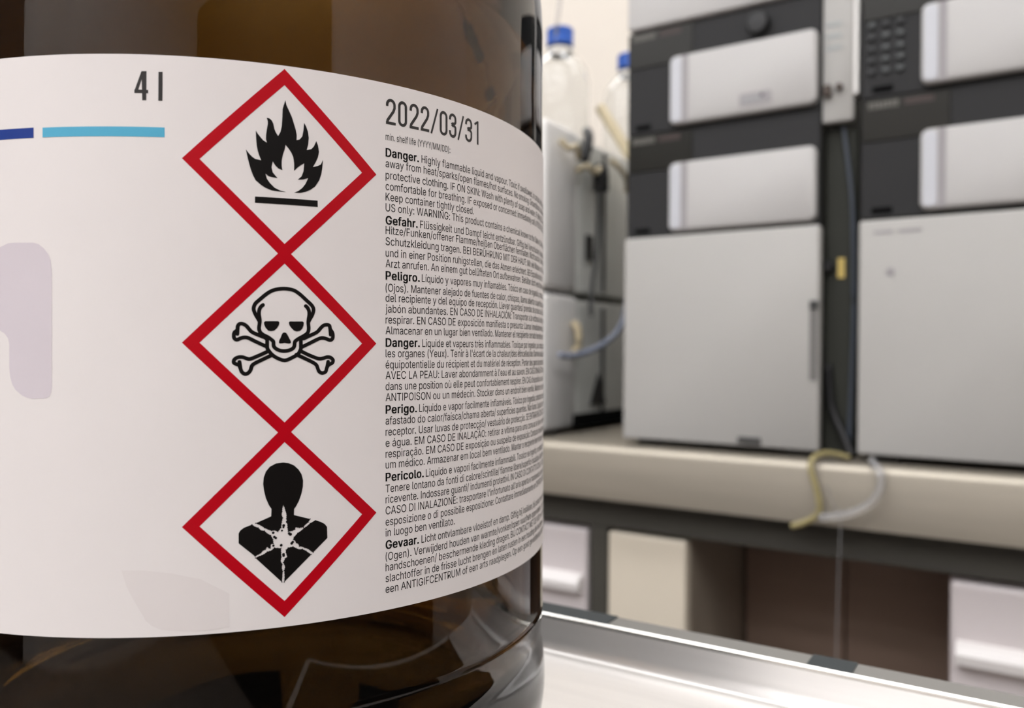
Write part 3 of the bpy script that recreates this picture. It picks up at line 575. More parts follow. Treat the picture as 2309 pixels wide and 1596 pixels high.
# letter shapes: advance width, outline points and triangles (1/1000 units)
GLYPHS = {
    ' ': (187, '', ''),
    "'": (206, '78 318 70 509 136 509 128 318', '0 1 2 0 2 3'),
    '(': (273, '89 207 90 244 94 283 101 324 109 364 119 403 132 441 145 477 160 510 177 539 236 539 219 503 204 466 191 428 179 390 169 351 161 313 156 276 152 241 151 207 152 176 155 145 160 115 167 83 177 50 188 16 202 -19 218 -57 236 -96 177 -96 150 -46 128 4 111 55 99 106 92 156', '8 9 10 8 10 11 7 8 11 7 11 12 6 7 12 6 12 13 5 6 13 5 13 14 4 5 14 4 14 15 3 4 15 3 15 16 2 3 16 2 16 17 1 2 17 1 17 18 0 1 18 0 18 19 34 0 19 34 19 20 34 20 21 33 34 21 33 21 22 33 22 23 32 33 23 32 23 24 31 32 24 31 24 25 31 25 26 30 31 26 30 26 27 29 30 27 29 27 28'),
    ')': (273, '37 -96 56 -56 72 -18 86 18 97 52 106 85 113 116 118 147 121 177 122 207 121 241 117 276 112 313 104 351 94 390 82 428 69 466 54 503 37 539 97 539 113 510 128 477 142 441 154 403 164 364 173 323 179 283 183 244 184 207 182 156 174 104 161 53 144 3 123 -47 97 -96', '17 18 19 17 19 20 17 20 21 16 17 21 16 21 22 15 16 22 15 22 23 14 15 23 14 23 24 13 14 24 13 24 25 12 13 25 12 25 26 11 12 26 11 26 27 10 11 27 10 27 28 9 10 28 8 9 28 8 28 29 7 8 29 7 29 30 6 7 30 5 6 30 5 30 31 4 5 31 4 31 32 3 4 32 2 3 32 2 32 33 1 2 33 1 33 34 0 1 34'),
    ',': (187, '38 -119 68 71 137 71 84 -119', '0 1 2 0 2 3'),
    '-': (453, '337 244 337 188 114 188 114 244', '2 3 0 2 0 1'),
    '.': (187, '95 -4 83 -3 73 1 63 9 55 18 51 29 50 41 51 53 55 64 63 73 73 81 83 85 95 87 107 85 118 81 128 73 135 64 140 53 141 41 140 29 135 18 128 9 118 1 107 -3', '11 12 13 10 11 13 10 13 14 9 10 14 9 14 15 8 9 15 8 15 16 7 8 16 7 16 17 6 7 17 6 17 18 5 6 18 5 18 19 4 5 19 4 19 20 3 4 20 3 20 21 2 3 21 2 21 22 1 2 22 1 22 23 0 1 23'),
    '/': (249, '235 533 71 -76 14 -76 178 533', '2 3 0 2 0 1'),
    ':': (187, '95 -4 83 -3 73 1 63 9 55 18 51 29 50 41 51 53 55 64 63 73 73 81 83 85 95 87 107 85 118 81 128 73 135 64 140 53 141 41 140 29 135 18 128 9 118 1 107 -3 95 271 83 272 73 277 63 284 55 294 51 304 50 316 51 328 55 339 63 349 73 356 83 360 95 362 107 360 118 356 128 349 135 339 140 328 141 316 140 304 135 294 128 284 118 277 107 272', '11 12 13 10 11 13 10 13 14 9 10 14 9 14 15 8 9 15 8 15 16 7 8 16 7 16 17 6 7 17 6 17 18 5 6 18 5 18 19 4 5 19 4 19 20 3 4 20 3 20 21 2 3 21 2 21 22 1 2 22 1 22 23 0 1 23 35 36 37 34 35 37 34 37 38 33 34 38 33 38 39 32 33 39 32 39 40 31 32 40 31 40 41 30 31 41 30 41 42 29 30 42 29 42 43 28 29 43 28 43 44 27 28 44 27 44 45 26 27 45 26 45 46 25 26 46 25 46 47 24 25 47'),
    'A': (479, '16 0 201 509 276 509 463 0 395 0 287 302 280 323 272 346 264 372 255 402 244 438 232 478 245 478 233 437 222 402 213 371 204 345 197 322 191 302 85 0 110 142 110 199 370 199 370 142', '0 1 11 11 1 2 11 2 12 12 2 3 0 11 13 13 11 10 13 12 10 10 12 3 9 10 3 0 13 14 0 14 15 8 9 3 7 8 3 0 15 16 6 7 3 0 16 17 5 6 3 0 17 18 0 18 19 4 5 3 20 21 22 20 22 23'),
    'B': (456, '60 0 60 509 241 509 274 507 304 501 329 491 350 477 367 461 381 442 390 421 396 398 398 374 397 353 393 336 387 320 378 307 368 295 356 286 343 278 329 272 315 267 315 262 331 260 347 254 363 245 378 234 391 220 402 203 411 184 416 161 418 136 416 111 410 88 400 67 386 48 368 31 344 18 317 8 284 2 247 0 125 57 245 57 281 60 309 67 330 80 344 96 353 115 355 137 354 153 350 169 342 184 333 197 320 209 306 218 289 225 269 229 248 231 125 231 125 285 238 285 256 287 273 290 288 296 302 304 314 314 323 326 330 340 335 355 336 372 333 393 326 412 313 429 294 442 270 449 240 452 125 452', '0 1 75 75 1 2 75 2 3 75 3 4 75 4 5 75 5 6 75 6 7 75 7 74 74 7 8 0 75 58 73 74 8 72 73 8 71 72 8 71 8 9 70 71 9 70 9 10 69 70 10 69 10 11 68 69 11 68 11 12 67 68 12 66 67 12 66 12 13 65 66 13 65 13 14 64 65 14 64 14 15 63 64 15 63 15 16 62 63 16 61 62 16 61 16 17 60 61 17 59 60 17 59 17 18 0 58 57 57 58 59 57 59 18 57 18 19 57 19 20 57 20 21 57 21 22 57 22 23 57 23 24 57 24 25 57 25 56 56 25 26 0 57 40 55 56 26 54 55 26 53 54 26 53 26 27 52 53 27 51 52 27 51 27 28 50 51 28 49 50 28 49 28 29 48 49 29 48 29 30 47 48 30 46 47 30 46 30 31 45 46 31 45 31 32 44 45 32 44 32 33 43 44 33 42 43 33 42 33 34 41 42 34 0 40 41 0 41 34 0 34 35 0 35 36 0 36 37 0 37 38 0 38 39'),
    'C': (510, '267 -7 225 -3 186 7 150 25 119 49 92 79 70 115 53 157 44 203 40 254 44 305 53 352 70 393 92 429 119 459 150 484 186 501 225 512 267 516 293 514 317 511 340 504 362 496 383 485 402 471 419 456 435 438 448 418 459 397 467 373 473 348 408 348 404 365 397 380 389 395 380 407 369 418 357 428 344 437 330 444 315 449 300 453 284 455 267 456 237 453 209 445 184 432 161 414 141 391 125 364 113 332 106 295 103 254 106 213 113 177 125 145 141 117 161 94 184 76 210 63 237 56 267 53 284 54 300 56 315 60 330 65 344 72 357 81 369 90 380 102 389 114 397 128 404 144 408 160 473 160 467 135 459 112 448 91 435 71 420 53 402 38 383 24 363 13 341 5 317 -2 293 -6', '17 18 19 17 19 20 16 17 20 16 20 21 16 21 22 15 16 22 15 22 23 15 23 24 14 15 24 14 24 25 13 14 44 44 14 43 43 14 25 42 43 25 42 25 26 41 42 26 13 44 45 40 41 26 39 40 26 13 45 46 38 39 26 38 26 27 37 38 27 13 46 47 12 13 47 36 37 27 35 36 27 35 27 28 12 47 48 34 35 28 34 28 29 33 34 29 11 12 48 11 48 49 32 33 29 32 29 30 31 32 30 11 49 50 10 11 50 10 50 51 9 10 51 9 51 52 8 9 52 8 52 53 8 53 54 7 8 54 7 54 55 72 73 74 72 74 75 6 7 55 6 55 56 71 72 75 71 75 76 70 71 76 6 56 57 5 6 57 69 70 76 69 76 77 68 69 77 5 57 58 68 77 78 67 68 78 66 67 78 4 5 58 4 58 59 65 66 78 65 78 79 64 65 79 4 59 60 63 64 79 4 60 61 62 63 79 61 62 79 4 61 79 4 79 80 3 4 80 3 80 81 2 3 81 2 81 82 2 82 83 1 2 83 1 83 84 1 84 85 0 1 85'),
    'D': (502, '219 0 96 0 96 57 215 57 254 60 288 68 318 81 343 99 363 122 379 149 390 181 397 216 399 255 397 294 390 329 379 361 364 388 344 410 320 428 291 441 258 449 221 452 93 452 93 509 225 509 273 505 315 495 353 478 385 455 412 426 433 391 449 351 458 306 462 255 458 205 449 159 433 119 411 83 384 54 351 31 312 14 268 3 125 509 125 0 60 0 60 509', '22 23 24 22 24 25 22 25 26 22 26 27 22 27 28 22 28 21 21 28 20 20 28 29 19 20 29 18 19 29 17 18 29 17 29 30 16 17 30 16 30 31 15 16 31 14 15 31 14 31 32 13 14 32 13 32 33 12 13 33 11 12 33 11 33 34 10 11 34 10 34 35 9 10 35 9 35 36 8 9 36 7 8 36 7 36 37 6 7 37 6 37 38 5 6 38 4 5 38 3 4 38 1 2 3 1 3 38 1 38 39 1 39 40 1 40 41 1 41 0 44 45 42 44 42 43'),
    'E': (418, '60 0 60 509 372 509 372 452 125 452 125 286 355 286 355 229 125 229 125 57 375 57 375 0', '0 1 4 4 1 2 4 2 3 0 4 5 0 5 8 8 5 6 8 6 7 0 8 9 0 9 10 0 10 11'),
    'F': (410, '60 0 60 509 369 509 369 452 125 452 125 278 346 278 346 221 125 221 125 0', '0 1 4 4 1 2 4 2 3 0 4 5 0 5 8 8 5 6 8 6 7 0 8 9'),
    'G': (520, '269 -7 225 -3 185 7 149 25 118 49 91 79 69 116 53 157 43 203 40 254 43 305 53 352 69 393 91 429 117 459 149 484 184 501 223 512 265 516 291 514 316 510 340 504 363 494 384 483 403 469 421 453 436 436 449 416 460 395 468 373 474 349 408 349 402 365 395 379 387 393 378 406 368 417 356 427 344 436 330 443 315 448 300 453 283 455 265 456 236 453 209 445 183 432 160 414 141 392 125 364 113 332 106 295 103 254 106 213 113 177 125 145 141 117 161 95 184 76 210 63 238 56 269 53 296 55 322 61 345 71 365 85 382 102 396 123 407 147 413 173 415 202 434 199 283 199 283 256 478 256 478 200 475 160 466 124 451 91 431 62 406 38 377 19 344 5 308 -4', '17 18 19 17 19 20 16 17 20 16 20 21 16 21 22 15 16 22 15 22 23 14 15 23 14 23 24 14 24 25 13 14 44 44 14 43 43 14 25 42 43 25 41 42 25 13 44 45 40 41 25 40 25 26 39 40 26 13 45 46 38 39 26 37 38 26 37 26 27 13 46 47 12 13 47 36 37 27 35 36 27 35 27 28 12 47 48 34 35 28 34 28 29 11 12 48 33 34 29 11 48 49 32 33 29 32 29 30 31 32 30 11 49 50 10 11 50 10 50 51 9 10 51 9 51 52 72 73 74 72 74 70 70 74 75 8 9 52 8 52 53 8 53 54 7 8 54 72 70 69 71 70 75 71 75 76 69 72 71 69 71 76 7 54 55 68 69 76 68 76 77 6 7 55 67 68 77 6 55 56 67 77 78 66 67 78 6 56 57 5 6 57 65 66 78 5 57 58 65 78 79 64 65 79 4 5 58 4 58 59 63 64 79 4 59 60 63 79 80 62 63 80 4 60 61 61 62 80 4 61 80 3 4 80 3 80 81 2 3 81 2 81 82 1 2 82 1 82 83 0 1 83'),
    'H': (517, '60 0 60 509 125 509 125 289 392 289 392 509 457 509 457 0 392 0 392 232 125 232 125 0', '0 1 2 0 2 3 4 5 6 4 6 7 0 3 10 10 3 4 10 4 9 9 4 7 0 10 11 8 9 7'),
    'I': (187, '60 0 60 509 126 509 126 0', '0 1 2 0 2 3'),
    'J': (396, '185 -7 143 -2 106 11 75 33 52 63 38 100 33 145 33 173 98 173 98 145 100 117 108 93 122 74 139 61 160 53 185 50 209 53 230 61 248 74 261 93 269 117 272 145 272 509 336 509 336 145 332 100 318 63 294 33 263 11 227 -2', '21 22 23 21 23 24 6 7 8 6 8 9 5 6 9 5 9 10 20 21 24 20 24 25 5 10 11 19 20 25 4 5 11 19 25 26 4 11 12 18 19 26 4 12 13 17 18 26 3 4 13 17 26 27 3 13 14 16 17 27 3 14 15 15 16 27 3 15 27 2 3 27 2 27 28 1 2 28 1 28 29 0 1 29'),
    'K': (466, '104 145 104 216 116 231 128 246 139 261 151 275 162 289 174 303 187 317 199 331 212 344 364 509 448 509 231 276 228 276 60 0 60 509 125 509 125 334 124 225 125 193 125 0 372 0 188 259 228 309 449 0', '10 11 12 10 12 13 9 10 13 8 9 13 7 8 13 6 7 13 5 6 14 14 6 13 5 14 0 4 5 0 3 4 0 2 3 0 1 2 0 15 16 17 15 17 18 15 18 19 15 19 20 15 20 21 23 24 25 22 23 25'),
    'L': (393, '60 0 60 509 125 509 125 57 361 57 361 0', '0 1 2 0 2 3 0 3 4 0 4 5'),
    'M': (628, '60 0 60 509 152 509 277 187 287 159 299 123 311 84 322 49 307 49 318 83 330 121 342 158 352 187 476 509 568 509 568 0 504 0 504 291 504 327 505 369 506 413 507 457 513 457 508 441 503 425 498 409 482 363 467 322 456 291 342 0 286 0 170 291 159 321 145 361 129 408 112 457 119 457 120 416 121 372 122 328 122 291 122 0', '0 1 35 35 1 2 35 2 36 36 2 3 12 13 21 21 13 14 21 14 22 22 14 15 0 35 37 37 35 34 37 36 34 34 36 3 12 21 24 24 21 20 23 22 15 24 23 20 20 23 15 12 24 25 0 37 38 19 20 15 12 25 26 33 34 3 0 38 39 18 19 15 12 26 27 32 33 3 0 39 40 17 18 15 12 27 28 31 32 3 0 40 41 30 31 3 12 28 29 16 17 15 30 3 4 11 12 29 30 4 5 10 11 29 30 5 6 9 10 29 30 6 8 8 6 7 8 9 29 30 8 29'),
    'N': (523, '60 0 60 509 136 509 343 183 349 174 355 163 363 151 371 137 379 122 388 107 396 90 405 73 414 55 405 54 403 72 402 90 401 108 400 126 399 142 399 157 399 195 399 509 463 509 463 0 387 0 202 290 177 331 168 346 159 363 148 381 108 452 119 454 122 384 124 328 125 291 125 0', '0 1 30 30 1 2 30 2 31 31 2 3 20 21 22 20 22 23 32 31 29 29 31 3 0 30 32 32 30 29 0 32 33 28 29 3 27 28 3 26 27 3 25 26 3 0 33 34 0 34 35 24 25 3 19 20 23 24 3 4 24 4 5 24 5 6 18 19 23 24 6 7 17 18 23 24 7 8 16 17 23 24 8 9 15 16 23 24 9 10 24 10 14 14 10 11 14 15 11 11 15 23 12 11 23 24 14 13 13 12 23 24 13 23'),
    'O': (533, '267 -7 225 -3 186 7 150 25 119 49 92 79 70 115 53 157 44 203 40 254 44 305 53 352 70 393 92 429 119 459 150 484 186 501 225 512 267 516 309 512 348 501 384 484 415 459 442 429 464 393 480 352 490 305 493 254 490 203 480 157 464 115 442 79 415 49 384 25 348 7 309 -3 267 53 296 55 324 63 349 76 372 94 392 116 408 144 420 176 428 213 430 254 428 295 420 332 408 365 392 392 372 415 349 433 324 446 296 453 267 456 237 453 210 445 184 433 161 415 142 392 125 364 113 332 106 295 103 254 106 213 113 176 125 144 142 117 161 94 184 76 210 63 237 55', '17 18 19 16 17 19 16 19 20 15 16 20 15 20 21 14 15 21 14 21 22 13 14 55 55 14 54 54 14 22 54 22 53 53 22 23 13 55 56 52 53 23 51 52 23 13 56 57 13 57 58 50 51 23 12 13 58 50 23 24 12 58 59 49 50 24 11 12 59 49 24 25 11 59 60 48 49 25 47 48 25 11 60 61 10 11 61 47 25 26 10 61 62 46 47 26 9 10 62 46 26 27 9 62 63 45 46 27 8 9 63 8 63 64 44 45 27 44 27 28 8 64 65 43 44 28 7 8 65 43 28 29 7 65 66 42 43 29 6 7 66 42 29 30 6 66 67 41 42 30 6 67 68 40 41 30 5 6 68 40 30 31 5 68 69 39 40 31 4 5 69 39 31 32 4 69 70 38 39 32 4 70 71 37 38 32 4 71 36 36 37 32 4 36 32 3 4 32 3 32 33 2 3 33 2 33 34 1 2 34 1 34 35 0 1 35'),
    'P': (444, '60 0 60 509 235 509 272 506 305 499 332 487 356 471 375 452 390 430 400 404 407 377 409 348 407 318 400 291 390 265 375 243 356 223 332 207 305 195 272 188 235 186 126 186 126 242 233 242 257 244 279 248 297 256 312 266 324 279 333 294 339 310 343 328 344 348 343 367 339 385 333 402 324 416 312 428 297 439 279 446 257 451 232 452 125 452 125 0', '0 1 42 42 1 2 42 2 3 42 3 4 42 4 5 42 5 6 42 6 7 0 42 43 41 42 7 40 41 7 40 7 8 39 40 8 38 39 8 37 38 8 37 8 9 36 37 9 35 36 9 35 9 10 34 35 10 33 34 10 33 10 11 32 33 11 31 32 11 31 11 12 30 31 12 30 12 13 29 30 13 28 29 13 28 13 14 27 28 14 26 27 14 26 14 15 25 26 15 24 25 15 23 24 15 23 15 16 21 22 23 21 23 16 21 16 17 21 17 18 21 18 19 21 19 20'),
    'R': (449, '60 0 60 509 236 509 273 506 305 500 333 489 356 473 376 455 390 433 401 408 407 381 409 352 407 323 401 296 390 271 376 250 356 232 333 217 305 206 273 200 236 198 96 198 96 255 234 255 258 256 280 260 298 267 313 276 325 287 334 300 340 316 344 333 345 352 344 371 340 389 334 405 325 419 313 430 298 440 279 446 258 451 233 452 125 452 125 0 353 0 230 229 303 229 428 0', '0 1 22 22 1 42 42 1 2 42 2 3 42 3 4 42 4 5 42 5 6 42 6 7 42 7 41 41 7 40 40 7 8 22 42 43 39 40 8 38 39 8 37 38 8 37 8 9 36 37 9 35 36 9 35 9 10 34 35 10 33 34 10 33 10 11 32 33 11 31 32 11 31 11 12 30 31 12 30 12 13 29 30 13 28 29 13 28 13 14 27 28 14 26 27 14 26 14 15 25 26 15 24 25 15 23 24 15 0 22 21 43 22 23 43 23 20 20 23 15 20 15 16 20 16 17 20 17 18 20 18 19 0 21 20 0 20 43 44 45 46 44 46 47'),
    'S': (446, '224 -9 188 -7 156 -1 128 9 102 23 81 40 64 60 51 83 42 109 38 137 104 137 108 118 114 102 123 88 136 76 150 66 166 59 185 53 204 50 224 49 246 50 267 54 286 60 303 69 317 79 329 92 338 106 344 122 346 139 344 154 340 168 332 179 322 189 310 197 296 205 280 211 263 217 245 222 184 239 145 253 112 269 86 289 67 313 56 341 52 372 54 400 62 425 75 448 92 468 113 484 138 498 165 508 195 514 227 516 259 514 289 508 316 498 340 484 360 468 377 449 390 427 398 403 401 378 337 378 332 402 320 421 302 437 280 449 254 456 225 459 204 457 185 454 167 448 152 440 139 430 129 418 121 405 117 391 115 376 117 359 122 345 131 334 142 324 155 315 169 308 184 302 198 297 212 293 264 279 279 275 295 270 312 264 328 256 344 248 359 238 372 226 384 213 395 198 402 180 407 161 408 139 406 112 399 87 386 64 370 43 349 25 323 11 294 0 261 -7', '52 53 54 51 52 54 51 54 55 50 51 55 50 55 56 49 50 56 49 56 57 48 49 57 48 57 58 47 48 69 69 48 58 69 58 59 47 69 70 68 69 59 47 70 71 67 68 59 47 71 72 66 67 59 66 59 60 46 47 72 46 72 73 46 73 74 65 66 60 46 74 75 65 60 61 45 46 75 64 65 61 45 75 76 45 76 77 64 61 62 63 64 62 44 45 77 44 77 78 44 78 79 43 44 79 43 79 80 43 80 81 42 43 81 42 81 82 42 82 83 42 83 84 41 42 84 41 84 85 41 85 86 41 86 87 41 87 88 40 41 88 40 88 89 40 89 90 40 90 91 39 40 91 39 91 92 39 92 93 38 39 93 38 93 94 37 38 94 37 94 95 37 95 96 36 37 96 35 36 96 35 96 97 34 35 97 33 34 97 33 97 98 32 33 98 31 32 98 31 98 99 30 31 99 29 30 99 29 99 100 28 29 100 27 28 100 27 100 101 8 9 10 8 10 11 26 27 101 8 11 12 26 101 102 7 8 12 25 26 102 7 12 13 24 25 102 7 13 14 24 102 103 6 7 14 23 24 103 6 14 15 22 23 103 6 15 16 22 103 104 5 6 16 21 22 104 5 16 17 20 21 104 5 17 18 5 18 19 19 20 104 5 19 104 5 104 105 4 5 105 4 105 106 3 4 106 3 106 107 2 3 107 2 107 108 1 2 108 0 1 108'),
    'T': (448, '32 452 32 509 417 509 417 452 257 452 257 0 193 0 193 452', '0 1 2 0 2 3 7 0 3 6 7 4 4 7 3 6 4 5'),
    'U': (517, '259 -8 220 -6 186 2 154 15 126 33 103 55 85 80 71 108 63 140 60 173 60 509 124 509 124 178 126 155 132 133 141 113 153 95 169 80 187 68 208 59 232 53 259 52 285 53 309 59 331 68 349 80 364 95 377 113 385 133 391 155 393 178 393 509 457 509 457 173 454 140 446 108 433 80 414 55 391 33 363 15 332 2 297 -6', '9 10 11 9 11 12 30 31 32 30 32 33 9 12 13 29 30 33 8 9 13 29 33 34 8 13 14 28 29 34 7 8 14 28 34 35 7 14 15 27 28 35 7 15 16 26 27 35 6 7 16 26 35 36 6 16 17 25 26 36 5 6 17 5 17 18 24 25 36 24 36 37 5 18 19 23 24 37 5 19 20 22 23 37 4 5 20 22 37 38 4 20 21 21 22 38 4 21 38 3 4 38 3 38 39 2 3 39 2 39 40 1 2 40 1 40 41 0 1 41'),
    'V': (479, '204 0 16 509 84 509 192 206 199 187 207 164 215 137 225 106 236 71 248 31 235 31 247 71 257 107 267 138 276 165 283 187 290 206 395 509 463 509 278 0', '0 1 2 0 2 3 16 17 18 16 18 19 0 3 4 15 16 19 0 4 5 14 15 19 13 14 19 0 5 6 12 13 19 0 6 7 11 12 19 0 7 8 0 8 10 10 8 9 10 11 19 0 10 19'),
    'W': (686, '155 0 16 509 82 509 163 196 167 179 172 162 175 145 187 94 190 76 194 58 197 40 189 40 193 58 196 76 200 94 203 111 207 128 211 145 224 196 306 509 380 509 462 196 466 179 470 162 474 145 486 94 490 76 494 58 497 40 488 40 492 58 495 76 499 94 503 111 506 128 510 145 523 196 603 509 670 509 530 0 455 0 368 323 362 345 357 368 351 391 346 417 341 445 336 475 350 475 345 446 340 420 335 395 330 371 324 347 318 323 230 0', '0 1 2 0 2 3 18 19 47 47 19 20 47 20 48 48 20 21 36 37 38 36 38 39 18 47 46 49 48 21 50 49 45 45 49 21 18 46 50 50 46 45 18 50 51 44 45 21 18 51 52 43 44 21 18 52 53 42 43 21 18 53 54 41 42 21 18 54 55 40 41 21 0 3 4 17 18 55 40 21 22 35 36 39 0 4 5 40 22 23 0 5 6 40 23 24 0 6 7 16 17 55 40 24 25 34 35 39 15 16 55 33 34 39 14 15 55 32 33 39 0 7 8 13 14 55 40 25 26 31 32 39 0 8 12 12 8 9 12 13 9 9 13 55 40 26 30 30 26 27 30 31 27 27 31 39 0 12 11 10 9 55 40 30 29 28 27 39 0 11 10 0 10 55 40 29 28 40 28 39'),
    'Y': (472, '203 0 203 208 16 509 91 509 192 344 203 327 213 309 222 292 231 274 240 254 250 230 224 230 233 254 242 275 251 293 260 310 270 327 280 344 381 509 455 509 268 208 268 0', '1 2 3 1 3 4 17 18 19 17 19 20 1 4 5 16 17 20 1 5 6 15 16 20 14 15 20 1 6 7 13 14 20 1 7 8 12 13 9 9 13 20 1 8 12 12 8 9 1 12 11 10 9 20 1 11 10 1 10 20 0 1 20 0 20 21'),
    'Z': (438, '42 0 42 46 273 385 284 400 295 415 306 431 318 446 329 461 341 476 348 454 327 453 306 453 285 452 265 452 244 452 223 452 40 452 40 509 397 509 397 462 169 129 157 113 146 97 134 81 97 33 90 54 111 55 131 56 152 57 173 57 193 57 214 57 399 57 399 0', '16 17 18 16 18 8 8 18 19 16 8 7 9 8 19 9 19 20 16 7 11 11 7 6 10 9 20 16 11 12 6 11 10 6 10 20 15 16 12 14 15 12 13 14 12 5 6 20 4 5 20 3 4 20 2 3 20 1 2 20 1 20 21 1 21 22 1 22 23 1 23 25 25 23 26 26 23 24 27 28 29 27 29 30 27 30 31 27 31 32 27 32 33 26 27 33 24 26 33 1 25 24 0 1 24 0 24 33'),
    'a': (389, '160 -9 137 -7 115 -3 94 5 76 15 60 29 48 45 38 63 32 84 30 108 32 128 36 146 43 161 53 174 64 184 78 193 92 200 108 206 125 211 143 214 161 217 178 220 234 227 247 229 257 231 265 235 271 240 274 246 276 255 276 257 275 272 272 285 267 297 260 307 251 315 240 322 227 327 212 330 196 331 178 330 163 327 149 322 137 316 127 309 118 301 110 292 104 283 100 274 41 291 51 313 64 331 79 346 95 358 114 368 133 375 153 380 173 383 194 384 208 384 223 382 239 379 255 375 271 369 286 360 300 350 312 336 322 320 330 301 335 278 337 251 337 0 277 0 277 52 272 52 267 43 260 34 252 25 242 16 229 8 215 1 199 -4 181 -7 170 45 192 47 211 51 228 59 242 68 254 80 263 93 270 108 274 122 276 138 276 190 272 187 267 184 259 182 251 180 241 178 231 176 200 171 175 168 161 166 147 163 134 159 122 153 112 147 103 139 97 130 93 118 92 105 93 93 96 82 102 72 109 64 119 57 130 52 142 48 156 46', '56 57 58 56 58 59 55 56 59 55 59 60 54 55 60 54 60 61 53 54 61 53 61 62 53 62 63 52 53 63 52 63 64 51 52 64 51 64 65 50 51 65 50 65 38 38 65 37 37 65 66 49 50 39 39 50 38 49 39 40 36 37 66 49 40 41 35 36 66 49 41 42 34 35 66 34 66 67 49 42 43 33 34 67 48 49 43 48 43 44 32 33 67 48 44 45 32 67 68 31 32 68 48 45 46 47 48 46 30 31 68 30 68 69 29 30 69 28 29 69 27 28 69 27 69 70 26 27 70 25 26 70 24 25 92 92 25 70 23 24 92 22 23 92 21 22 92 20 21 92 19 20 92 18 19 92 17 18 92 16 17 92 15 16 92 14 15 92 14 92 93 91 92 70 14 93 94 13 14 94 13 94 95 13 95 96 13 96 97 13 97 98 13 98 99 12 13 99 12 99 100 12 100 101 12 101 102 12 102 103 11 12 103 11 103 104 11 104 105 11 105 106 10 11 106 10 106 107 90 91 70 10 107 108 9 10 108 89 90 70 9 108 109 8 9 109 88 89 70 8 109 110 8 110 111 87 88 70 7 8 111 7 111 112 86 87 72 72 87 70 7 112 113 85 86 72 7 113 114 6 7 114 84 85 73 73 85 72 6 114 115 6 115 116 84 73 74 71 72 70 83 84 74 6 116 117 82 83 74 6 117 82 5 6 82 5 82 74 5 74 75 5 75 76 4 5 76 4 76 77 4 77 78 3 4 78 3 78 79 2 3 79 2 79 80 1 2 80 1 80 81 0 1 81'),
    'b': (424, '229 -8 208 -7 189 -3 172 4 159 12 147 21 138 31 130 41 123 50 118 59 112 59 112 0 53 0 53 509 114 509 114 319 118 319 123 327 130 336 137 346 147 355 158 364 171 373 188 379 207 383 229 384 259 382 287 374 313 361 335 342 354 320 370 293 381 261 388 227 390 189 388 151 381 116 370 84 355 57 336 34 313 16 288 3 260 -6 220 47 242 49 262 55 279 66 294 80 306 97 316 117 323 139 327 163 328 189 327 215 323 239 316 261 307 281 295 298 280 311 262 322 243 328 220 330 198 328 178 322 161 312 147 299 134 282 125 263 118 241 114 216 113 189 114 162 118 138 125 115 135 95 147 78 162 65 179 55 198 49', '12 13 14 12 14 15 24 25 26 23 24 26 23 26 27 22 23 27 22 27 28 21 22 28 20 21 28 20 28 29 19 20 29 18 19 29 18 29 61 61 29 30 17 18 61 17 61 62 60 61 30 17 62 63 59 60 30 16 17 63 16 63 64 58 59 30 58 30 31 12 15 16 12 16 68 68 16 67 67 16 66 66 16 65 65 16 64 57 58 31 56 57 31 56 31 32 55 56 32 54 55 32 54 32 33 12 68 69 53 54 33 53 33 34 12 69 70 52 53 34 12 70 71 51 52 34 51 34 35 50 51 35 12 71 72 50 35 36 49 50 36 12 72 73 48 49 36 48 36 37 12 73 74 47 48 37 12 74 10 10 74 75 47 37 38 46 47 38 10 75 76 45 46 38 10 76 9 9 76 77 12 10 11 8 9 77 45 38 39 8 77 78 44 45 39 7 8 78 7 78 43 43 44 39 7 43 39 6 7 39 6 39 40 5 6 40 4 5 40 4 40 41 3 4 41 2 3 41 2 41 42 1 2 42 1 42 0'),
    'c': (395, '207 -8 174 -5 144 3 117 16 93 35 72 58 56 85 44 116 37 150 34 187 37 225 44 260 56 291 72 318 93 341 117 360 144 374 174 382 207 384 226 384 243 381 260 377 276 371 291 364 305 356 318 346 330 335 340 322 349 308 356 293 362 277 303 262 300 272 295 281 290 289 284 297 278 304 270 311 261 316 252 321 242 325 231 328 220 329 207 330 184 328 163 321 145 310 130 296 118 278 108 258 102 236 98 212 96 187 98 163 102 139 108 117 118 97 130 80 145 66 163 55 184 49 207 46 220 47 232 49 243 52 253 55 262 60 271 66 279 73 285 80 292 89 297 98 301 107 304 117 363 102 357 86 350 70 341 56 331 43 319 32 306 21 292 12 277 5 261 -1 244 -5 226 -7', '17 18 19 17 19 20 16 17 20 16 20 21 16 21 22 15 16 22 15 22 23 15 23 24 14 15 24 14 24 25 14 25 26 13 14 44 44 14 43 43 14 26 43 26 27 42 43 27 41 42 27 13 44 45 40 41 27 39 40 27 39 27 28 13 45 46 38 39 28 12 13 46 37 38 28 36 37 28 12 46 47 36 28 29 35 36 29 34 35 29 12 47 48 34 29 30 11 12 48 33 34 30 32 33 30 11 48 49 32 30 31 10 11 49 10 49 50 10 50 51 9 10 51 9 51 52 8 9 52 8 52 53 8 53 54 7 8 54 7 54 55 7 55 56 72 73 74 6 7 56 71 72 74 71 74 75 70 71 75 6 56 57 69 70 75 69 75 76 5 6 57 5 57 58 68 69 76 67 68 76 67 76 77 5 58 59 66 67 77 65 66 77 4 5 59 65 77 78 4 59 60 64 65 78 63 64 78 4 60 61 62 63 78 61 62 78 4 61 78 4 78 79 3 4 79 3 79 80 3 80 81 2 3 81 2 81 82 2 82 83 1 2 83 1 83 84 0 1 84 0 84 85'),
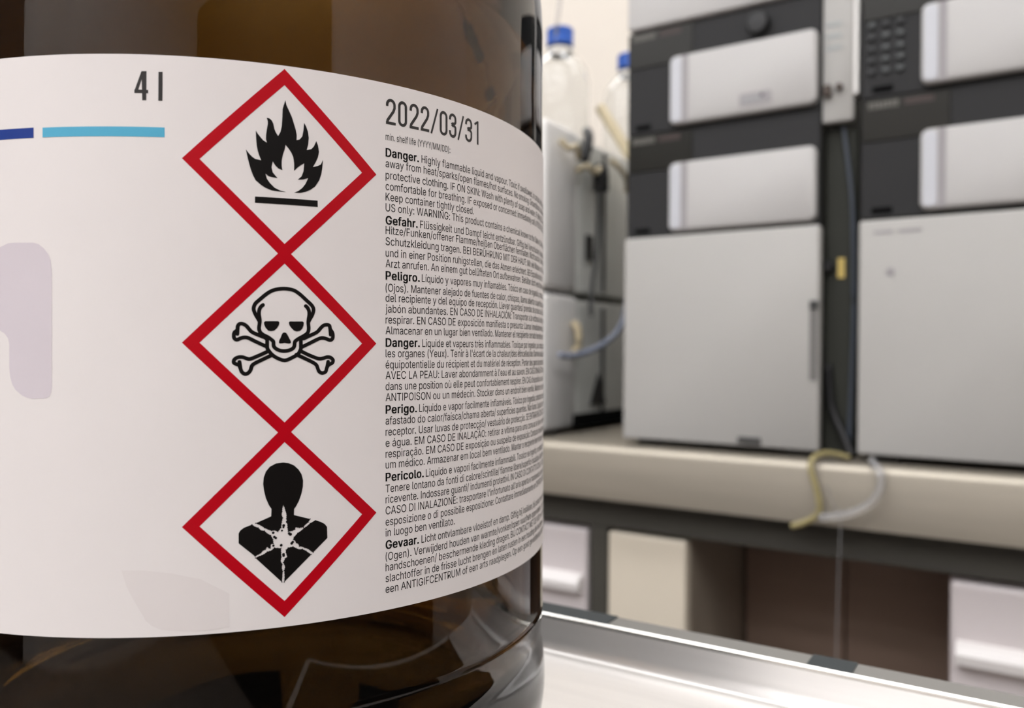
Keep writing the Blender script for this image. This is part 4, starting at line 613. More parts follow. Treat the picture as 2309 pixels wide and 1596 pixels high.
    'd': (424, '195 -8 165 -6 137 3 111 16 89 34 70 57 55 84 43 116 36 151 34 189 36 227 43 261 55 293 70 320 89 342 112 361 137 374 165 382 196 384 218 383 237 379 253 373 267 364 278 355 287 346 295 336 301 327 306 319 311 319 311 509 372 509 372 0 313 0 313 59 307 59 301 50 295 41 287 31 277 21 266 12 252 4 236 -3 217 -7 205 47 226 49 246 55 263 65 278 78 290 95 299 115 306 138 310 162 312 189 310 216 306 241 300 263 290 282 278 299 263 312 246 322 227 328 205 330 182 328 162 322 145 311 130 298 118 281 108 261 102 239 98 215 96 189 98 163 102 139 109 117 118 97 130 80 145 66 162 55 182 49', '28 29 30 28 30 31 17 18 19 17 19 20 16 17 20 16 20 21 15 16 21 15 21 22 15 22 23 14 15 23 14 23 24 14 24 25 13 14 61 61 14 25 61 25 26 13 61 62 60 61 26 13 62 63 59 60 26 59 26 27 13 63 64 58 59 27 12 13 64 58 27 28 58 28 57 57 28 56 56 28 55 55 28 31 12 64 65 12 65 66 11 12 66 11 66 67 54 55 31 10 11 67 10 67 68 53 54 31 10 68 69 9 10 69 52 53 31 9 69 70 8 9 70 8 70 71 51 52 31 8 71 72 50 51 31 7 8 72 7 72 73 49 50 31 7 73 74 6 7 74 48 49 31 6 74 75 47 48 33 33 48 31 5 6 75 5 75 76 46 47 33 5 76 77 45 46 34 34 46 33 45 34 35 32 33 31 4 5 77 4 77 78 44 45 35 44 35 36 4 78 43 43 44 36 4 43 36 4 36 37 3 4 37 3 37 38 3 38 39 2 3 39 2 39 40 2 40 41 1 2 41 1 41 42 0 1 42'),
    'e': (404, '212 -8 177 -5 145 3 117 16 92 35 72 58 56 85 44 116 37 150 34 187 36 224 44 258 55 290 71 317 91 340 115 359 142 373 172 382 205 384 226 383 246 380 266 374 285 366 303 355 319 341 334 324 347 305 357 282 365 256 370 227 371 194 371 169 75 169 75 221 338 221 310 202 308 226 304 248 298 269 288 286 277 301 263 314 246 323 227 328 205 330 183 328 164 323 146 313 131 301 119 286 109 270 102 251 97 231 96 211 96 178 98 151 102 127 110 106 121 88 135 73 151 61 169 53 190 48 212 46 227 47 241 49 254 53 265 58 276 65 285 73 294 82 300 93 306 105 365 91 358 72 348 55 335 39 320 26 302 14 283 4 261 -3 237 -7', '17 18 19 17 19 20 16 17 20 16 20 21 16 21 22 15 16 22 15 22 23 14 15 23 14 23 24 14 24 25 13 14 45 45 14 44 44 14 25 43 44 25 13 45 46 42 43 25 42 25 26 13 46 47 41 42 26 12 13 47 40 41 26 12 47 48 40 26 27 12 48 49 39 40 27 11 12 49 11 49 50 38 39 27 38 27 28 11 50 51 37 38 28 10 11 51 37 28 29 10 51 52 36 37 29 10 52 33 33 52 53 36 29 34 34 29 30 35 36 34 9 10 33 9 33 32 53 33 34 53 34 30 54 53 30 54 30 31 8 9 32 55 54 31 8 32 31 8 31 55 8 55 56 7 8 56 7 56 57 6 7 57 6 57 58 71 72 73 70 71 73 70 73 74 6 58 59 5 6 59 69 70 74 5 59 60 68 69 74 68 74 75 67 68 75 5 60 61 4 5 61 66 67 75 66 75 76 4 61 62 65 66 76 64 65 76 4 62 63 63 64 76 4 63 76 4 76 77 3 4 77 3 77 78 2 3 78 2 78 79 2 79 80 1 2 80 1 80 81 0 1 81'),
    'f': (253, '228 379 228 327 6 327 6 379 81 0 81 432 82 452 87 470 96 486 107 499 120 510 135 519 152 525 169 529 187 530 201 530 212 529 222 527 231 525 238 523 243 521 227 468 215 472 209 473 202 474 195 474 178 472 164 468 154 460 147 449 143 435 142 419 142 0', '2 3 0 2 0 1 13 14 15 13 15 16 12 13 16 12 16 17 12 17 18 11 12 18 11 18 19 11 19 20 11 20 21 10 11 21 9 10 22 22 10 21 8 9 24 24 9 23 23 9 22 7 8 25 25 8 24 7 25 26 7 26 27 6 7 27 6 27 28 6 28 29 5 6 29 5 29 30 5 30 31 4 5 31 4 31 32'),
    'g': (425, '207 -151 180 -149 156 -146 134 -140 114 -132 97 -122 82 -110 70 -97 59 -84 51 -69 101 -41 107 -49 114 -57 122 -66 131 -74 142 -82 154 -88 169 -93 187 -96 207 -97 236 -95 261 -87 282 -75 298 -58 308 -34 311 -6 311 68 306 68 301 60 294 51 287 41 277 32 266 23 252 16 236 10 217 6 195 5 165 7 138 14 113 27 90 43 71 65 55 90 43 120 36 154 34 191 36 229 43 263 55 293 71 320 90 342 112 361 138 374 166 382 196 384 218 383 237 379 253 373 267 365 279 356 288 346 296 336 302 327 308 319 313 319 313 379 372 379 372 -9 370 -40 363 -67 350 -90 334 -109 314 -124 291 -136 265 -144 237 -149 205 59 227 61 246 66 264 75 278 87 290 103 300 121 307 142 311 166 312 193 311 219 307 242 300 264 291 283 279 299 264 312 247 322 227 328 205 330 182 328 163 322 145 312 130 298 118 282 109 262 102 241 98 218 96 193 98 167 102 144 109 123 118 104 131 88 145 76 163 66 183 61', '53 54 55 53 55 56 52 53 56 52 56 57 64 65 66 64 66 67 51 52 57 51 57 58 51 58 59 50 51 59 50 59 60 50 60 61 49 50 94 94 50 61 94 61 62 49 94 95 93 94 62 49 95 96 92 93 62 92 62 63 49 96 97 91 92 63 48 49 97 91 63 64 91 64 90 90 64 89 89 64 88 88 64 87 87 64 67 48 97 98 48 98 99 47 48 99 47 99 100 46 47 100 46 100 101 86 87 67 46 101 102 45 46 102 85 86 67 45 102 103 45 103 104 84 85 67 44 45 104 44 104 105 83 84 67 43 44 105 43 105 106 82 83 67 43 106 107 81 82 67 42 43 107 42 107 108 80 81 26 26 81 67 41 42 108 41 108 109 79 80 26 41 109 110 78 79 27 27 79 26 78 27 28 25 26 67 41 110 111 77 78 28 40 41 111 40 111 76 76 77 28 76 28 29 40 76 29 40 29 30 39 40 30 39 30 31 39 31 32 38 39 32 38 32 33 38 33 34 37 38 34 37 34 35 36 37 35 24 25 67 24 67 68 23 24 68 23 68 69 9 10 11 9 11 12 9 12 13 22 23 69 9 13 14 22 69 70 8 9 14 8 14 15 21 22 70 8 15 16 7 8 16 20 21 70 7 16 17 20 70 71 7 17 18 19 20 71 7 18 19 6 7 19 6 19 71 6 71 72 5 6 72 4 5 72 4 72 73 3 4 73 3 73 74 2 3 74 2 74 75 1 2 75 0 1 75'),
    'h': (410, '114 227 114 0 53 0 53 509 114 509 114 287 102 287 116 319 132 344 152 362 175 374 200 382 227 384 252 383 275 377 295 369 313 356 328 340 341 321 350 298 355 271 357 240 357 0 296 0 296 235 293 263 286 286 273 304 256 318 235 326 210 329 192 328 176 324 161 317 147 308 136 297 126 283 119 266 115 248', '2 3 4 2 4 6 6 4 5 11 12 13 11 13 14 10 11 14 10 14 15 9 10 15 9 15 16 8 9 16 8 16 17 7 8 31 31 8 17 31 17 30 30 17 18 29 30 18 7 31 32 28 29 18 7 32 33 28 18 19 6 7 33 27 28 19 6 33 34 6 34 35 26 27 19 26 19 20 6 35 36 2 6 37 37 6 36 25 26 20 25 20 21 2 37 38 24 25 21 2 38 0 24 21 22 23 24 22 2 0 1'),
    'i': (166, '53 0 53 379 114 379 114 0 84 443 73 444 63 448 54 455 47 463 43 472 41 483 43 494 47 504 54 512 63 518 73 522 84 524 95 522 105 518 114 512 121 504 125 494 126 483 125 472 121 463 114 455 105 448 95 444', '0 1 2 0 2 3 15 16 17 14 15 17 14 17 18 13 14 18 13 18 19 12 13 19 12 19 20 11 12 20 11 20 21 10 11 21 10 21 22 9 10 22 9 22 23 8 9 23 8 23 24 7 8 24 7 24 25 6 7 25 6 25 26 5 6 26 5 26 27 4 5 27'),
    'j': (166, '53 379 114 379 114 -30 112 -52 108 -72 102 -90 92 -106 80 -119 65 -129 47 -137 27 -141 4 -143 -10 -143 -10 -87 2 -87 18 -85 31 -80 40 -72 47 -61 51 -46 53 -29 83 443 72 444 62 448 53 455 47 463 42 472 41 483 42 494 47 504 53 512 62 518 72 522 83 524 95 522 105 518 114 512 120 504 125 494 126 483 125 472 120 463 114 455 105 448 95 444', '20 0 1 20 1 2 19 20 2 19 2 3 18 19 3 18 3 4 17 18 4 16 17 4 16 4 5 15 16 5 14 15 5 12 13 14 12 14 5 12 5 6 12 6 7 12 7 8 12 8 9 12 9 10 12 10 11 32 33 34 31 32 34 31 34 35 30 31 35 30 35 36 29 30 36 29 36 37 28 29 37 28 37 38 27 28 38 27 38 39 26 27 39 26 39 40 25 26 40 25 40 41 24 25 41 24 41 42 23 24 42 23 42 43 22 23 43 22 43 44 21 22 44'),
    'k': (380, '110 137 110 212 121 212 284 379 360 379 184 199 177 199 53 0 53 509 114 509 114 0 294 0 148 186 191 229 372 0', '2 3 4 2 4 5 0 1 2 0 2 6 6 2 5 7 8 9 7 9 10 12 13 14 11 12 14'),
    'l': (189, '139 -2 112 0 91 8 74 20 62 37 55 59 53 84 53 509 114 509 114 99 114 83 117 71 120 62 126 57 135 53 146 52 160 53 170 54 181 3 162 -1 154 -2 147 -2', '6 7 8 6 8 9 6 9 10 5 6 10 5 10 11 5 11 12 5 12 13 4 5 13 4 13 14 16 17 18 4 14 15 15 16 18 4 15 18 3 4 18 2 3 18 1 2 18 1 18 19 0 1 19 0 19 20 21 0 20'),
    'm': (609, '53 0 53 379 112 379 112 295 108 295 114 314 122 331 132 346 144 358 158 368 172 376 187 382 203 385 219 386 245 383 268 375 287 361 303 342 314 320 321 295 312 295 318 312 326 329 337 343 350 356 364 366 381 375 398 381 417 385 437 386 458 385 478 380 497 372 514 361 529 346 541 328 550 307 555 283 557 255 557 0 496 0 496 254 493 279 485 298 473 313 456 323 438 329 419 330 402 329 387 326 374 320 363 312 353 302 345 290 340 277 336 263 335 247 335 0 274 0 274 260 272 280 265 297 253 311 238 322 220 328 199 330 185 329 171 326 158 320 145 312 135 302 126 289 119 274 115 257 114 238 114 0', '12 13 14 28 29 30 11 12 14 27 28 30 27 30 31 11 14 15 10 11 15 26 27 31 26 31 32 0 1 2 0 2 4 4 2 3 9 10 15 9 15 16 25 26 32 25 32 33 8 9 16 24 25 33 8 16 17 24 33 34 7 8 17 23 24 34 6 7 17 23 34 35 22 23 47 47 23 35 6 17 65 65 17 18 5 6 66 66 6 65 64 65 18 22 47 48 46 47 35 5 66 67 21 22 49 49 22 48 45 46 35 63 64 18 45 35 36 5 67 68 21 49 50 44 45 36 62 63 18 5 68 69 62 18 19 21 50 51 4 5 69 43 44 36 4 69 70 20 21 51 20 51 52 61 62 19 43 36 37 4 70 71 20 52 53 42 43 37 60 61 20 20 61 19 0 4 72 72 4 71 60 20 53 60 53 54 42 37 38 59 60 54 41 42 38 59 54 55 0 72 73 59 55 56 58 59 56 0 73 74 41 38 39 40 41 39 58 56 57 0 74 75'),
    'n': (409, '114 227 114 0 53 0 53 379 112 379 112 287 102 287 116 319 132 344 152 362 175 374 200 382 227 384 252 383 275 377 295 369 313 356 328 340 341 321 350 298 355 271 357 240 357 0 296 0 296 235 293 263 286 286 273 304 256 318 235 326 210 329 192 328 176 324 161 317 147 308 136 297 126 283 119 266 115 248', '11 12 13 11 13 14 10 11 14 2 3 4 2 4 6 6 4 5 10 14 15 9 10 15 9 15 16 8 9 16 8 16 17 7 8 31 31 8 17 31 17 30 30 17 18 29 30 18 7 31 32 28 29 18 7 32 33 28 18 19 6 7 33 27 28 19 6 33 34 6 34 35 26 27 19 26 19 20 6 35 36 2 6 37 37 6 36 25 26 20 25 20 21 2 37 38 24 25 21 2 38 0 24 21 22 23 24 22 2 0 1'),
    'o': (415, '207 -8 174 -5 144 3 117 16 93 35 72 58 56 85 44 116 37 150 34 187 37 225 44 260 56 291 72 318 93 341 117 360 144 374 174 382 207 384 241 382 271 374 299 360 323 341 343 318 359 291 371 260 379 225 381 187 379 150 371 116 359 85 343 58 323 35 299 16 271 3 241 -5 207 46 231 49 252 55 270 66 285 80 298 97 307 117 314 139 318 163 319 187 318 212 314 236 307 258 298 278 285 296 270 310 252 321 231 328 207 330 184 328 163 321 145 310 130 296 118 278 108 258 102 236 98 212 96 187 98 163 102 139 108 117 118 97 130 80 145 66 163 55 184 49', '17 18 19 16 17 19 16 19 20 15 16 20 15 20 21 14 15 21 14 21 22 13 14 22 13 22 55 55 22 54 54 22 53 53 22 23 13 55 56 52 53 23 13 56 57 51 52 23 12 13 57 51 23 24 12 57 58 50 51 24 12 58 59 49 50 24 11 12 59 49 24 25 11 59 60 48 49 25 10 11 60 48 25 26 10 60 61 47 48 26 10 61 62 46 47 26 9 10 62 46 26 27 9 62 63 45 46 27 8 9 63 8 63 64 44 45 27 44 27 28 8 64 65 43 44 28 7 8 65 43 28 29 7 65 66 42 43 29 7 66 67 41 42 29 6 7 67 41 29 30 6 67 68 40 41 30 5 6 68 40 30 31 5 68 69 39 40 31 5 69 70 38 39 31 4 5 70 38 31 32 4 70 71 37 38 32 4 71 36 36 37 32 4 36 32 3 4 32 3 32 33 2 3 33 2 33 34 1 2 34 1 34 35 0 1 35'),
    'p': (424, '53 -143 53 379 112 379 112 319 118 319 123 327 130 336 137 346 147 355 158 364 171 373 188 379 207 383 229 384 259 382 287 374 313 361 335 342 354 320 370 293 381 261 388 227 390 189 388 151 381 116 370 84 355 57 336 34 313 16 288 3 260 -6 229 -8 208 -7 189 -3 173 4 159 12 147 21 138 31 130 41 124 50 118 59 114 59 114 -143 220 47 242 49 262 55 279 66 294 80 306 97 316 117 323 139 327 163 328 189 327 215 323 239 316 261 307 281 295 298 280 311 262 322 243 328 220 330 198 328 178 322 161 312 147 299 134 282 125 263 118 241 114 216 113 189 114 162 118 138 125 115 135 95 147 78 162 65 179 55 198 49', '12 13 14 11 12 14 11 14 15 0 1 2 0 2 3 10 11 15 10 15 16 9 10 16 8 9 16 8 16 17 7 8 17 6 7 17 6 17 61 61 17 18 5 6 61 5 61 62 60 61 18 5 62 63 59 60 18 4 5 63 4 63 64 58 59 18 58 18 19 0 3 4 0 4 68 68 4 67 67 4 66 66 4 65 65 4 64 57 58 19 56 57 19 56 19 20 55 56 20 54 55 20 54 20 21 0 68 69 53 54 21 53 21 22 0 69 70 52 53 22 0 70 71 51 52 22 51 22 23 50 51 23 0 71 72 50 23 24 49 50 24 0 72 73 48 49 24 48 24 25 0 73 41 41 73 74 47 48 25 41 74 75 47 25 26 46 47 26 41 75 76 45 46 26 41 76 40 40 76 77 0 41 42 39 40 77 45 26 27 39 77 78 44 45 27 38 39 78 38 78 43 43 44 27 38 43 27 37 38 27 37 27 28 36 37 28 35 36 28 35 28 29 34 35 29 33 34 29 33 29 30 32 33 30 32 30 31'),
    'q': (424, '372 -143 311 -143 311 59 306 59 301 50 295 41 287 31 277 21 266 12 252 4 236 -3 217 -7 195 -8 165 -6 137 3 111 16 89 34 70 57 55 84 43 116 36 151 34 189 36 227 43 261 55 293 70 320 89 342 112 361 137 374 165 382 196 384 218 383 237 379 253 373 267 364 278 355 287 346 295 336 301 327 307 319 313 319 313 379 372 379 205 47 226 49 246 55 263 65 278 78 290 95 299 115 306 138 310 162 312 189 310 216 306 241 300 263 290 282 278 299 263 312 246 322 227 328 205 330 182 328 162 322 145 311 130 298 118 281 108 261 102 239 98 215 96 189 98 163 102 139 109 117 118 97 130 80 145 66 162 55 182 49', '29 30 31 29 31 32 28 29 32 28 32 33 40 41 42 40 42 0 27 28 33 27 33 34 27 34 35 26 27 35 26 35 36 26 36 37 25 26 61 61 26 37 61 37 38 25 61 62 60 61 38 25 62 63 59 60 38 59 38 39 25 63 64 58 59 39 24 25 64 58 39 40 58 40 57 57 40 56 56 40 55 55 40 54 54 40 0 24 64 65 24 65 66 23 24 66 23 66 67 22 23 67 22 67 68 53 54 0 22 68 69 21 22 69 52 53 0 21 69 70 20 21 70 20 70 71 51 52 0 20 71 72 50 51 0 19 20 72 19 72 73 49 50 0 19 73 74 18 19 74 48 49 2 2 49 0 18 74 75 47 48 2 17 18 75 17 75 76 46 47 2 17 76 77 45 46 3 3 46 2 45 3 4 1 2 0 16 17 77 16 77 78 44 45 4 44 4 5 16 78 43 43 44 5 16 43 5 16 5 6 15 16 6 15 6 7 15 7 8 14 15 8 14 8 9 14 9 10 13 14 10 13 10 11 12 13 11'),
    'r': (259, '53 0 53 379 112 379 112 321 115 321 124 339 137 354 152 367 171 377 191 383 213 385 229 384 243 384 243 322 230 324 223 325 215 326 207 326 190 324 174 321 159 315 146 306 135 296 126 284 119 269 115 254 114 237 114 0', '9 10 11 9 11 12 9 12 13 8 9 13 0 1 2 0 2 3 7 8 13 6 7 13 5 6 15 15 6 14 14 6 13 4 5 17 17 5 16 16 5 15 4 17 18 4 18 19 0 3 4 0 4 25 25 4 24 24 4 23 23 4 22 22 4 21 21 4 20 20 4 19 0 25 26 0 26 27'),
    's': (365, '182 -8 157 -7 133 -3 112 3 93 12 76 24 62 38 50 54 41 73 36 94 94 107 101 87 111 72 124 60 141 52 160 47 181 45 206 47 227 53 244 62 258 74 265 88 268 103 266 115 262 126 254 136 243 144 229 150 212 155 149 170 118 180 92 192 72 208 58 227 50 249 47 274 49 295 55 314 65 332 79 347 95 360 115 370 137 378 161 383 187 384 212 383 234 379 254 372 271 363 286 352 299 339 309 324 318 308 324 290 268 277 262 291 254 304 243 316 228 325 210 331 187 333 166 331 147 326 131 317 119 305 111 292 109 277 110 264 115 253 124 243 136 235 152 229 172 223 229 209 261 200 287 187 306 171 320 153 328 131 331 107 329 85 323 65 312 47 298 31 281 18 260 6 236 -2 210 -7', '43 44 45 42 43 45 42 45 46 42 46 47 41 42 47 41 47 48 40 41 48 40 48 49 39 40 49 39 49 50 38 39 50 38 50 60 60 50 51 38 60 61 59 60 51 37 38 61 37 61 62 58 59 51 37 62 63 57 58 51 57 51 52 37 63 64 56 57 52 36 37 64 56 52 53 36 64 65 55 56 53 35 36 65 35 65 66 54 55 53 35 66 67 34 35 67 34 67 68 34 68 69 33 34 69 33 69 70 33 70 71 33 71 72 32 33 72 32 72 73 32 73 74 31 32 74 31 74 75 30 31 75 30 75 76 29 30 76 29 76 77 28 29 77 27 28 77 27 77 78 26 27 78 25 26 78 24 25 78 24 78 79 23 24 79 22 23 79 9 10 11 22 79 80 21 22 80 8 9 11 20 21 80 8 11 12 20 80 81 19 20 81 7 8 12 7 12 13 19 81 82 18 19 82 7 13 14 6 7 14 17 18 82 6 14 15 6 15 16 16 17 82 16 82 83 6 16 83 5 6 83 5 83 84 4 5 84 4 84 85 3 4 85 3 85 86 2 3 86 2 86 87 1 2 87 0 1 87'),
    't': (227, '204 379 204 327 6 327 6 379 65 471 126 471 126 98 127 83 130 70 136 61 144 55 156 51 170 50 185 51 202 54 213 2 207 0 200 -2 192 -3 184 -3 176 -4 168 -4 138 -1 113 7 92 21 77 41 68 64 65 93', '2 3 0 2 0 1 27 4 5 27 5 6 27 6 7 26 27 7 26 7 8 26 8 9 25 26 9 25 9 10 25 10 11 13 14 15 25 11 12 12 13 15 25 12 15 24 25 15 23 24 15 22 23 15 22 15 16 22 16 17 21 22 19 19 22 17 19 17 18 21 19 20'),
    'u': (410, '182 -5 158 -3 135 2 115 11 97 23 82 39 69 59 60 82 54 109 53 139 53 379 114 379 114 144 116 117 124 94 137 75 154 61 175 53 200 50 218 51 234 55 249 62 263 71 274 83 283 97 290 113 295 132 296 153 296 379 357 379 357 0 298 0 298 92 307 92 294 60 277 35 257 17 234 5 209 -3', '9 10 11 9 11 12 27 28 29 27 29 30 26 27 30 9 12 13 8 9 13 25 26 33 33 26 30 8 13 14 24 25 33 7 8 14 23 24 32 32 24 33 7 14 15 23 32 34 34 32 31 34 33 30 22 23 34 6 7 15 6 15 16 21 22 34 20 21 34 6 16 17 20 34 35 31 34 30 5 6 17 19 20 35 5 17 18 18 19 35 5 18 35 4 5 35 4 35 36 3 4 36 3 36 37 2 3 37 2 37 38 1 2 38 0 1 38'),
    'v': (389, '163 0 17 379 84 379 165 155 173 132 180 110 187 87 193 64 199 42 206 21 184 21 191 42 197 64 203 87 209 110 216 132 224 155 305 379 371 379 226 0', '0 1 2 0 2 3 16 17 18 16 18 19 0 3 4 15 16 19 0 4 5 14 15 19 0 5 6 13 14 19 0 6 7 12 13 19 0 7 11 11 7 8 11 12 8 8 12 19 0 11 10 9 8 19 0 10 9 0 9 19'),
    'w': (567, '138 0 23 379 87 379 133 214 140 190 147 164 154 137 161 107 168 75 175 41 165 41 172 74 179 105 186 135 192 163 199 189 206 214 252 379 316 379 362 214 368 189 375 163 382 136 388 106 395 75 402 41 391 41 399 75 406 106 413 135 420 163 427 189 434 214 480 379 545 379 429 0 368 0 319 172 305 225 300 243 295 262 291 280 277 338 291 338 277 280 263 225 258 207 253 189 248 172 199 0', '0 1 2 0 2 3 16 17 42 42 17 18 42 18 43 43 18 19 32 33 34 32 34 35 16 42 44 44 42 41 44 43 41 41 43 19 16 44 45 40 41 19 39 40 19 38 39 19 16 45 46 37 38 19 0 3 4 15 16 46 37 19 20 31 32 35 15 46 47 0 4 5 14 15 47 14 47 48 37 20 21 30 31 35 14 48 49 36 37 21 0 5 6 13 14 49 36 21 22 29 30 35 0 6 7 36 22 23 12 13 49 28 29 35 0 7 8 36 23 24 27 28 35 11 12 49 0 8 10 10 8 9 36 24 26 26 24 25 26 27 35 10 11 49 0 10 49 36 26 35'),
    'x': (378, '21 0 171 218 171 171 29 379 100 379 147 306 159 287 170 270 179 253 188 237 198 221 207 206 175 206 185 221 194 237 202 253 211 270 222 287 233 306 282 379 352 379 209 169 209 214 358 0 287 0 231 85 219 103 209 120 200 136 191 152 182 167 173 182 205 182 195 167 187 152 178 136 170 120 160 103 148 85 91 0', '2 3 4 2 4 5 18 19 20 18 20 21 2 5 6 17 18 21 2 6 7 16 17 21 2 7 1 1 7 8 15 16 22 22 16 21 1 8 9 14 15 22 1 9 13 13 9 10 13 14 10 10 14 22 1 13 12 11 10 22 0 1 12 11 22 23 0 12 31 31 12 11 31 11 32 32 11 23 0 31 30 33 32 23 0 30 34 34 30 29 34 33 29 29 33 23 0 34 35 28 29 23 0 35 36 27 28 23 0 36 37 26 27 23 0 37 38 25 26 23 0 38 39 24 25 23'),
    'y': (389, '47 -139 61 -86 71 -87 83 -89 94 -90 104 -89 113 -86 122 -81 130 -74 138 -64 145 -51 151 -36 163 -1 17 379 84 379 165 155 173 132 180 109 187 87 193 64 199 42 206 21 184 21 190 42 196 64 202 87 209 110 216 132 224 155 305 379 371 379 204 -58 196 -77 187 -93 177 -107 165 -119 153 -128 139 -136 125 -141 109 -144 91 -145 82 -145 73 -144 65 -143 57 -142 52 -140', '12 13 14 12 14 15 28 29 30 28 30 31 12 15 16 27 28 31 12 16 17 26 27 31 25 26 21 21 26 31 12 17 18 12 18 19 24 25 21 12 19 23 23 19 20 23 24 20 20 24 21 12 23 22 12 22 21 12 21 31 11 12 31 10 11 31 9 10 31 9 31 32 8 9 32 7 8 32 7 32 33 6 7 33 0 1 2 5 6 33 0 2 3 0 3 4 4 5 33 0 4 33 0 33 34 0 34 35 0 35 36 0 36 37 0 37 38 45 0 38 44 45 38 44 38 39 43 44 39 42 43 39 41 42 39 41 39 40'),
    'z': (380, '42 0 42 46 254 320 254 323 48 323 48 379 333 379 333 331 126 60 126 56 339 56 339 0', '4 5 6 4 6 7 4 7 3 3 7 2 2 7 8 1 2 8 1 8 9 1 9 10 1 10 11 0 1 11'),
    'Ã': (479, '16 0 201 509 276 509 463 0 395 0 287 302 280 323 272 346 264 372 255 402 244 438 232 478 245 478 233 437 222 402 213 371 204 345 197 322 191 302 85 0 110 142 110 199 370 199 370 142 284 576 276 576 268 578 260 580 252 583 244 586 237 590 217 600 211 602 206 603 201 604 196 603 192 600 188 595 186 590 184 583 183 577 141 577 143 596 147 613 155 628 165 639 179 645 196 648 204 647 212 646 220 643 228 640 235 637 241 633 260 623 266 621 272 619 278 619 283 620 287 622 291 625 294 631 296 638 297 646 339 646 337 626 332 609 324 595 313 584 300 578', '0 1 11 11 1 2 11 2 12 12 2 3 0 11 13 13 11 10 13 12 10 10 12 3 9 10 3 0 13 14 0 14 15 8 9 3 7 8 3 0 15 16 6 7 3 0 16 17 5 6 3 0 17 18 0 18 19 4 5 3 20 21 22 20 22 23 46 47 48 46 48 49 46 49 50 62 63 64 62 64 65 45 46 50 45 50 51 45 51 52 44 45 52 61 62 65 44 52 53 44 53 54 60 61 65 43 44 54 60 65 66 59 60 66 43 54 55 58 59 66 43 55 56 57 58 66 43 56 57 43 57 66 42 43 34 34 43 66 34 66 67 42 34 35 33 34 67 42 35 36 32 33 67 31 32 67 42 36 37 30 31 67 41 42 37 41 37 38 30 67 68 41 38 39 29 30 68 28 29 68 28 68 69 41 39 40 27 28 69 26 27 69 25 26 69 25 69 24'),
    'Ç': (510, '267 -7 225 -3 186 7 150 25 119 49 92 79 70 115 53 157 44 203 40 254 44 305 53 352 70 393 92 429 119 459 150 484 186 501 225 512 267 516 293 514 317 511 340 504 362 496 383 485 402 471 419 456 435 438 448 418 459 397 467 373 473 348 408 348 404 365 397 380 389 395 380 407 369 418 357 428 344 437 330 444 315 449 300 453 284 455 267 456 237 453 209 445 184 432 161 414 141 391 125 364 113 332 106 295 103 254 106 213 113 177 125 145 141 117 161 94 184 76 210 63 237 56 267 53 284 54 300 56 315 60 330 65 344 72 357 81 369 90 380 102 389 114 397 128 404 144 408 160 473 160 467 135 459 112 448 91 435 71 420 53 402 38 383 24 363 13 341 5 317 -2 293 -6 228 -146 228 -110 268 -110 280 -110 288 -108 294 -105 299 -101 301 -95 302 -88 301 -80 299 -75 294 -71 288 -68 280 -66 268 -66 240 -66 251 13 283 13 283 -3 283 -33 303 -35 319 -40 332 -47 341 -58 346 -71 348 -88 345 -106 339 -121 328 -132 313 -140 293 -145 269 -146', '17 18 19 17 19 20 16 17 20 16 20 21 16 21 22 15 16 22 15 22 23 15 23 24 14 15 24 14 24 25 13 14 44 44 14 43 43 14 25 42 43 25 42 25 26 41 42 26 13 44 45 40 41 26 39 40 26 13 45 46 38 39 26 38 26 27 37 38 27 13 46 47 12 13 47 36 37 27 35 36 27 35 27 28 12 47 48 34 35 28 34 28 29 33 34 29 11 12 48 11 48 49 32 33 29 32 29 30 31 32 30 11 49 50 10 11 50 10 50 51 9 10 51 9 51 52 8 9 52 8 52 53 8 53 54 7 8 54 7 54 55 72 73 74 72 74 75 6 7 55 6 55 56 71 72 75 71 75 76 70 71 76 6 56 57 5 6 57 69 70 76 69 76 77 68 69 77 5 57 58 68 77 78 67 68 78 66 67 78 4 5 58 4 58 59 65 66 78 65 78 79 64 65 79 4 59 60 63 64 79 4 60 61 62 63 79 61 62 79 4 61 79 4 79 80 3 4 80 3 80 81 2 3 81 2 81 82 2 82 83 1 2 83 1 83 84 1 84 85 0 1 85 101 102 103 101 103 104 101 104 105 101 105 106 101 106 107 101 107 108 101 108 109 101 109 100 100 109 99 99 109 110 98 99 110 97 98 110 96 97 110 96 110 111 95 96 111 94 95 111 93 94 111 93 111 112 92 93 112 91 92 112 90 91 112 90 112 113 89 90 113 86 87 88 86 88 89 86 89 113 86 113 114 86 114 115 86 115 116 86 116 117'),
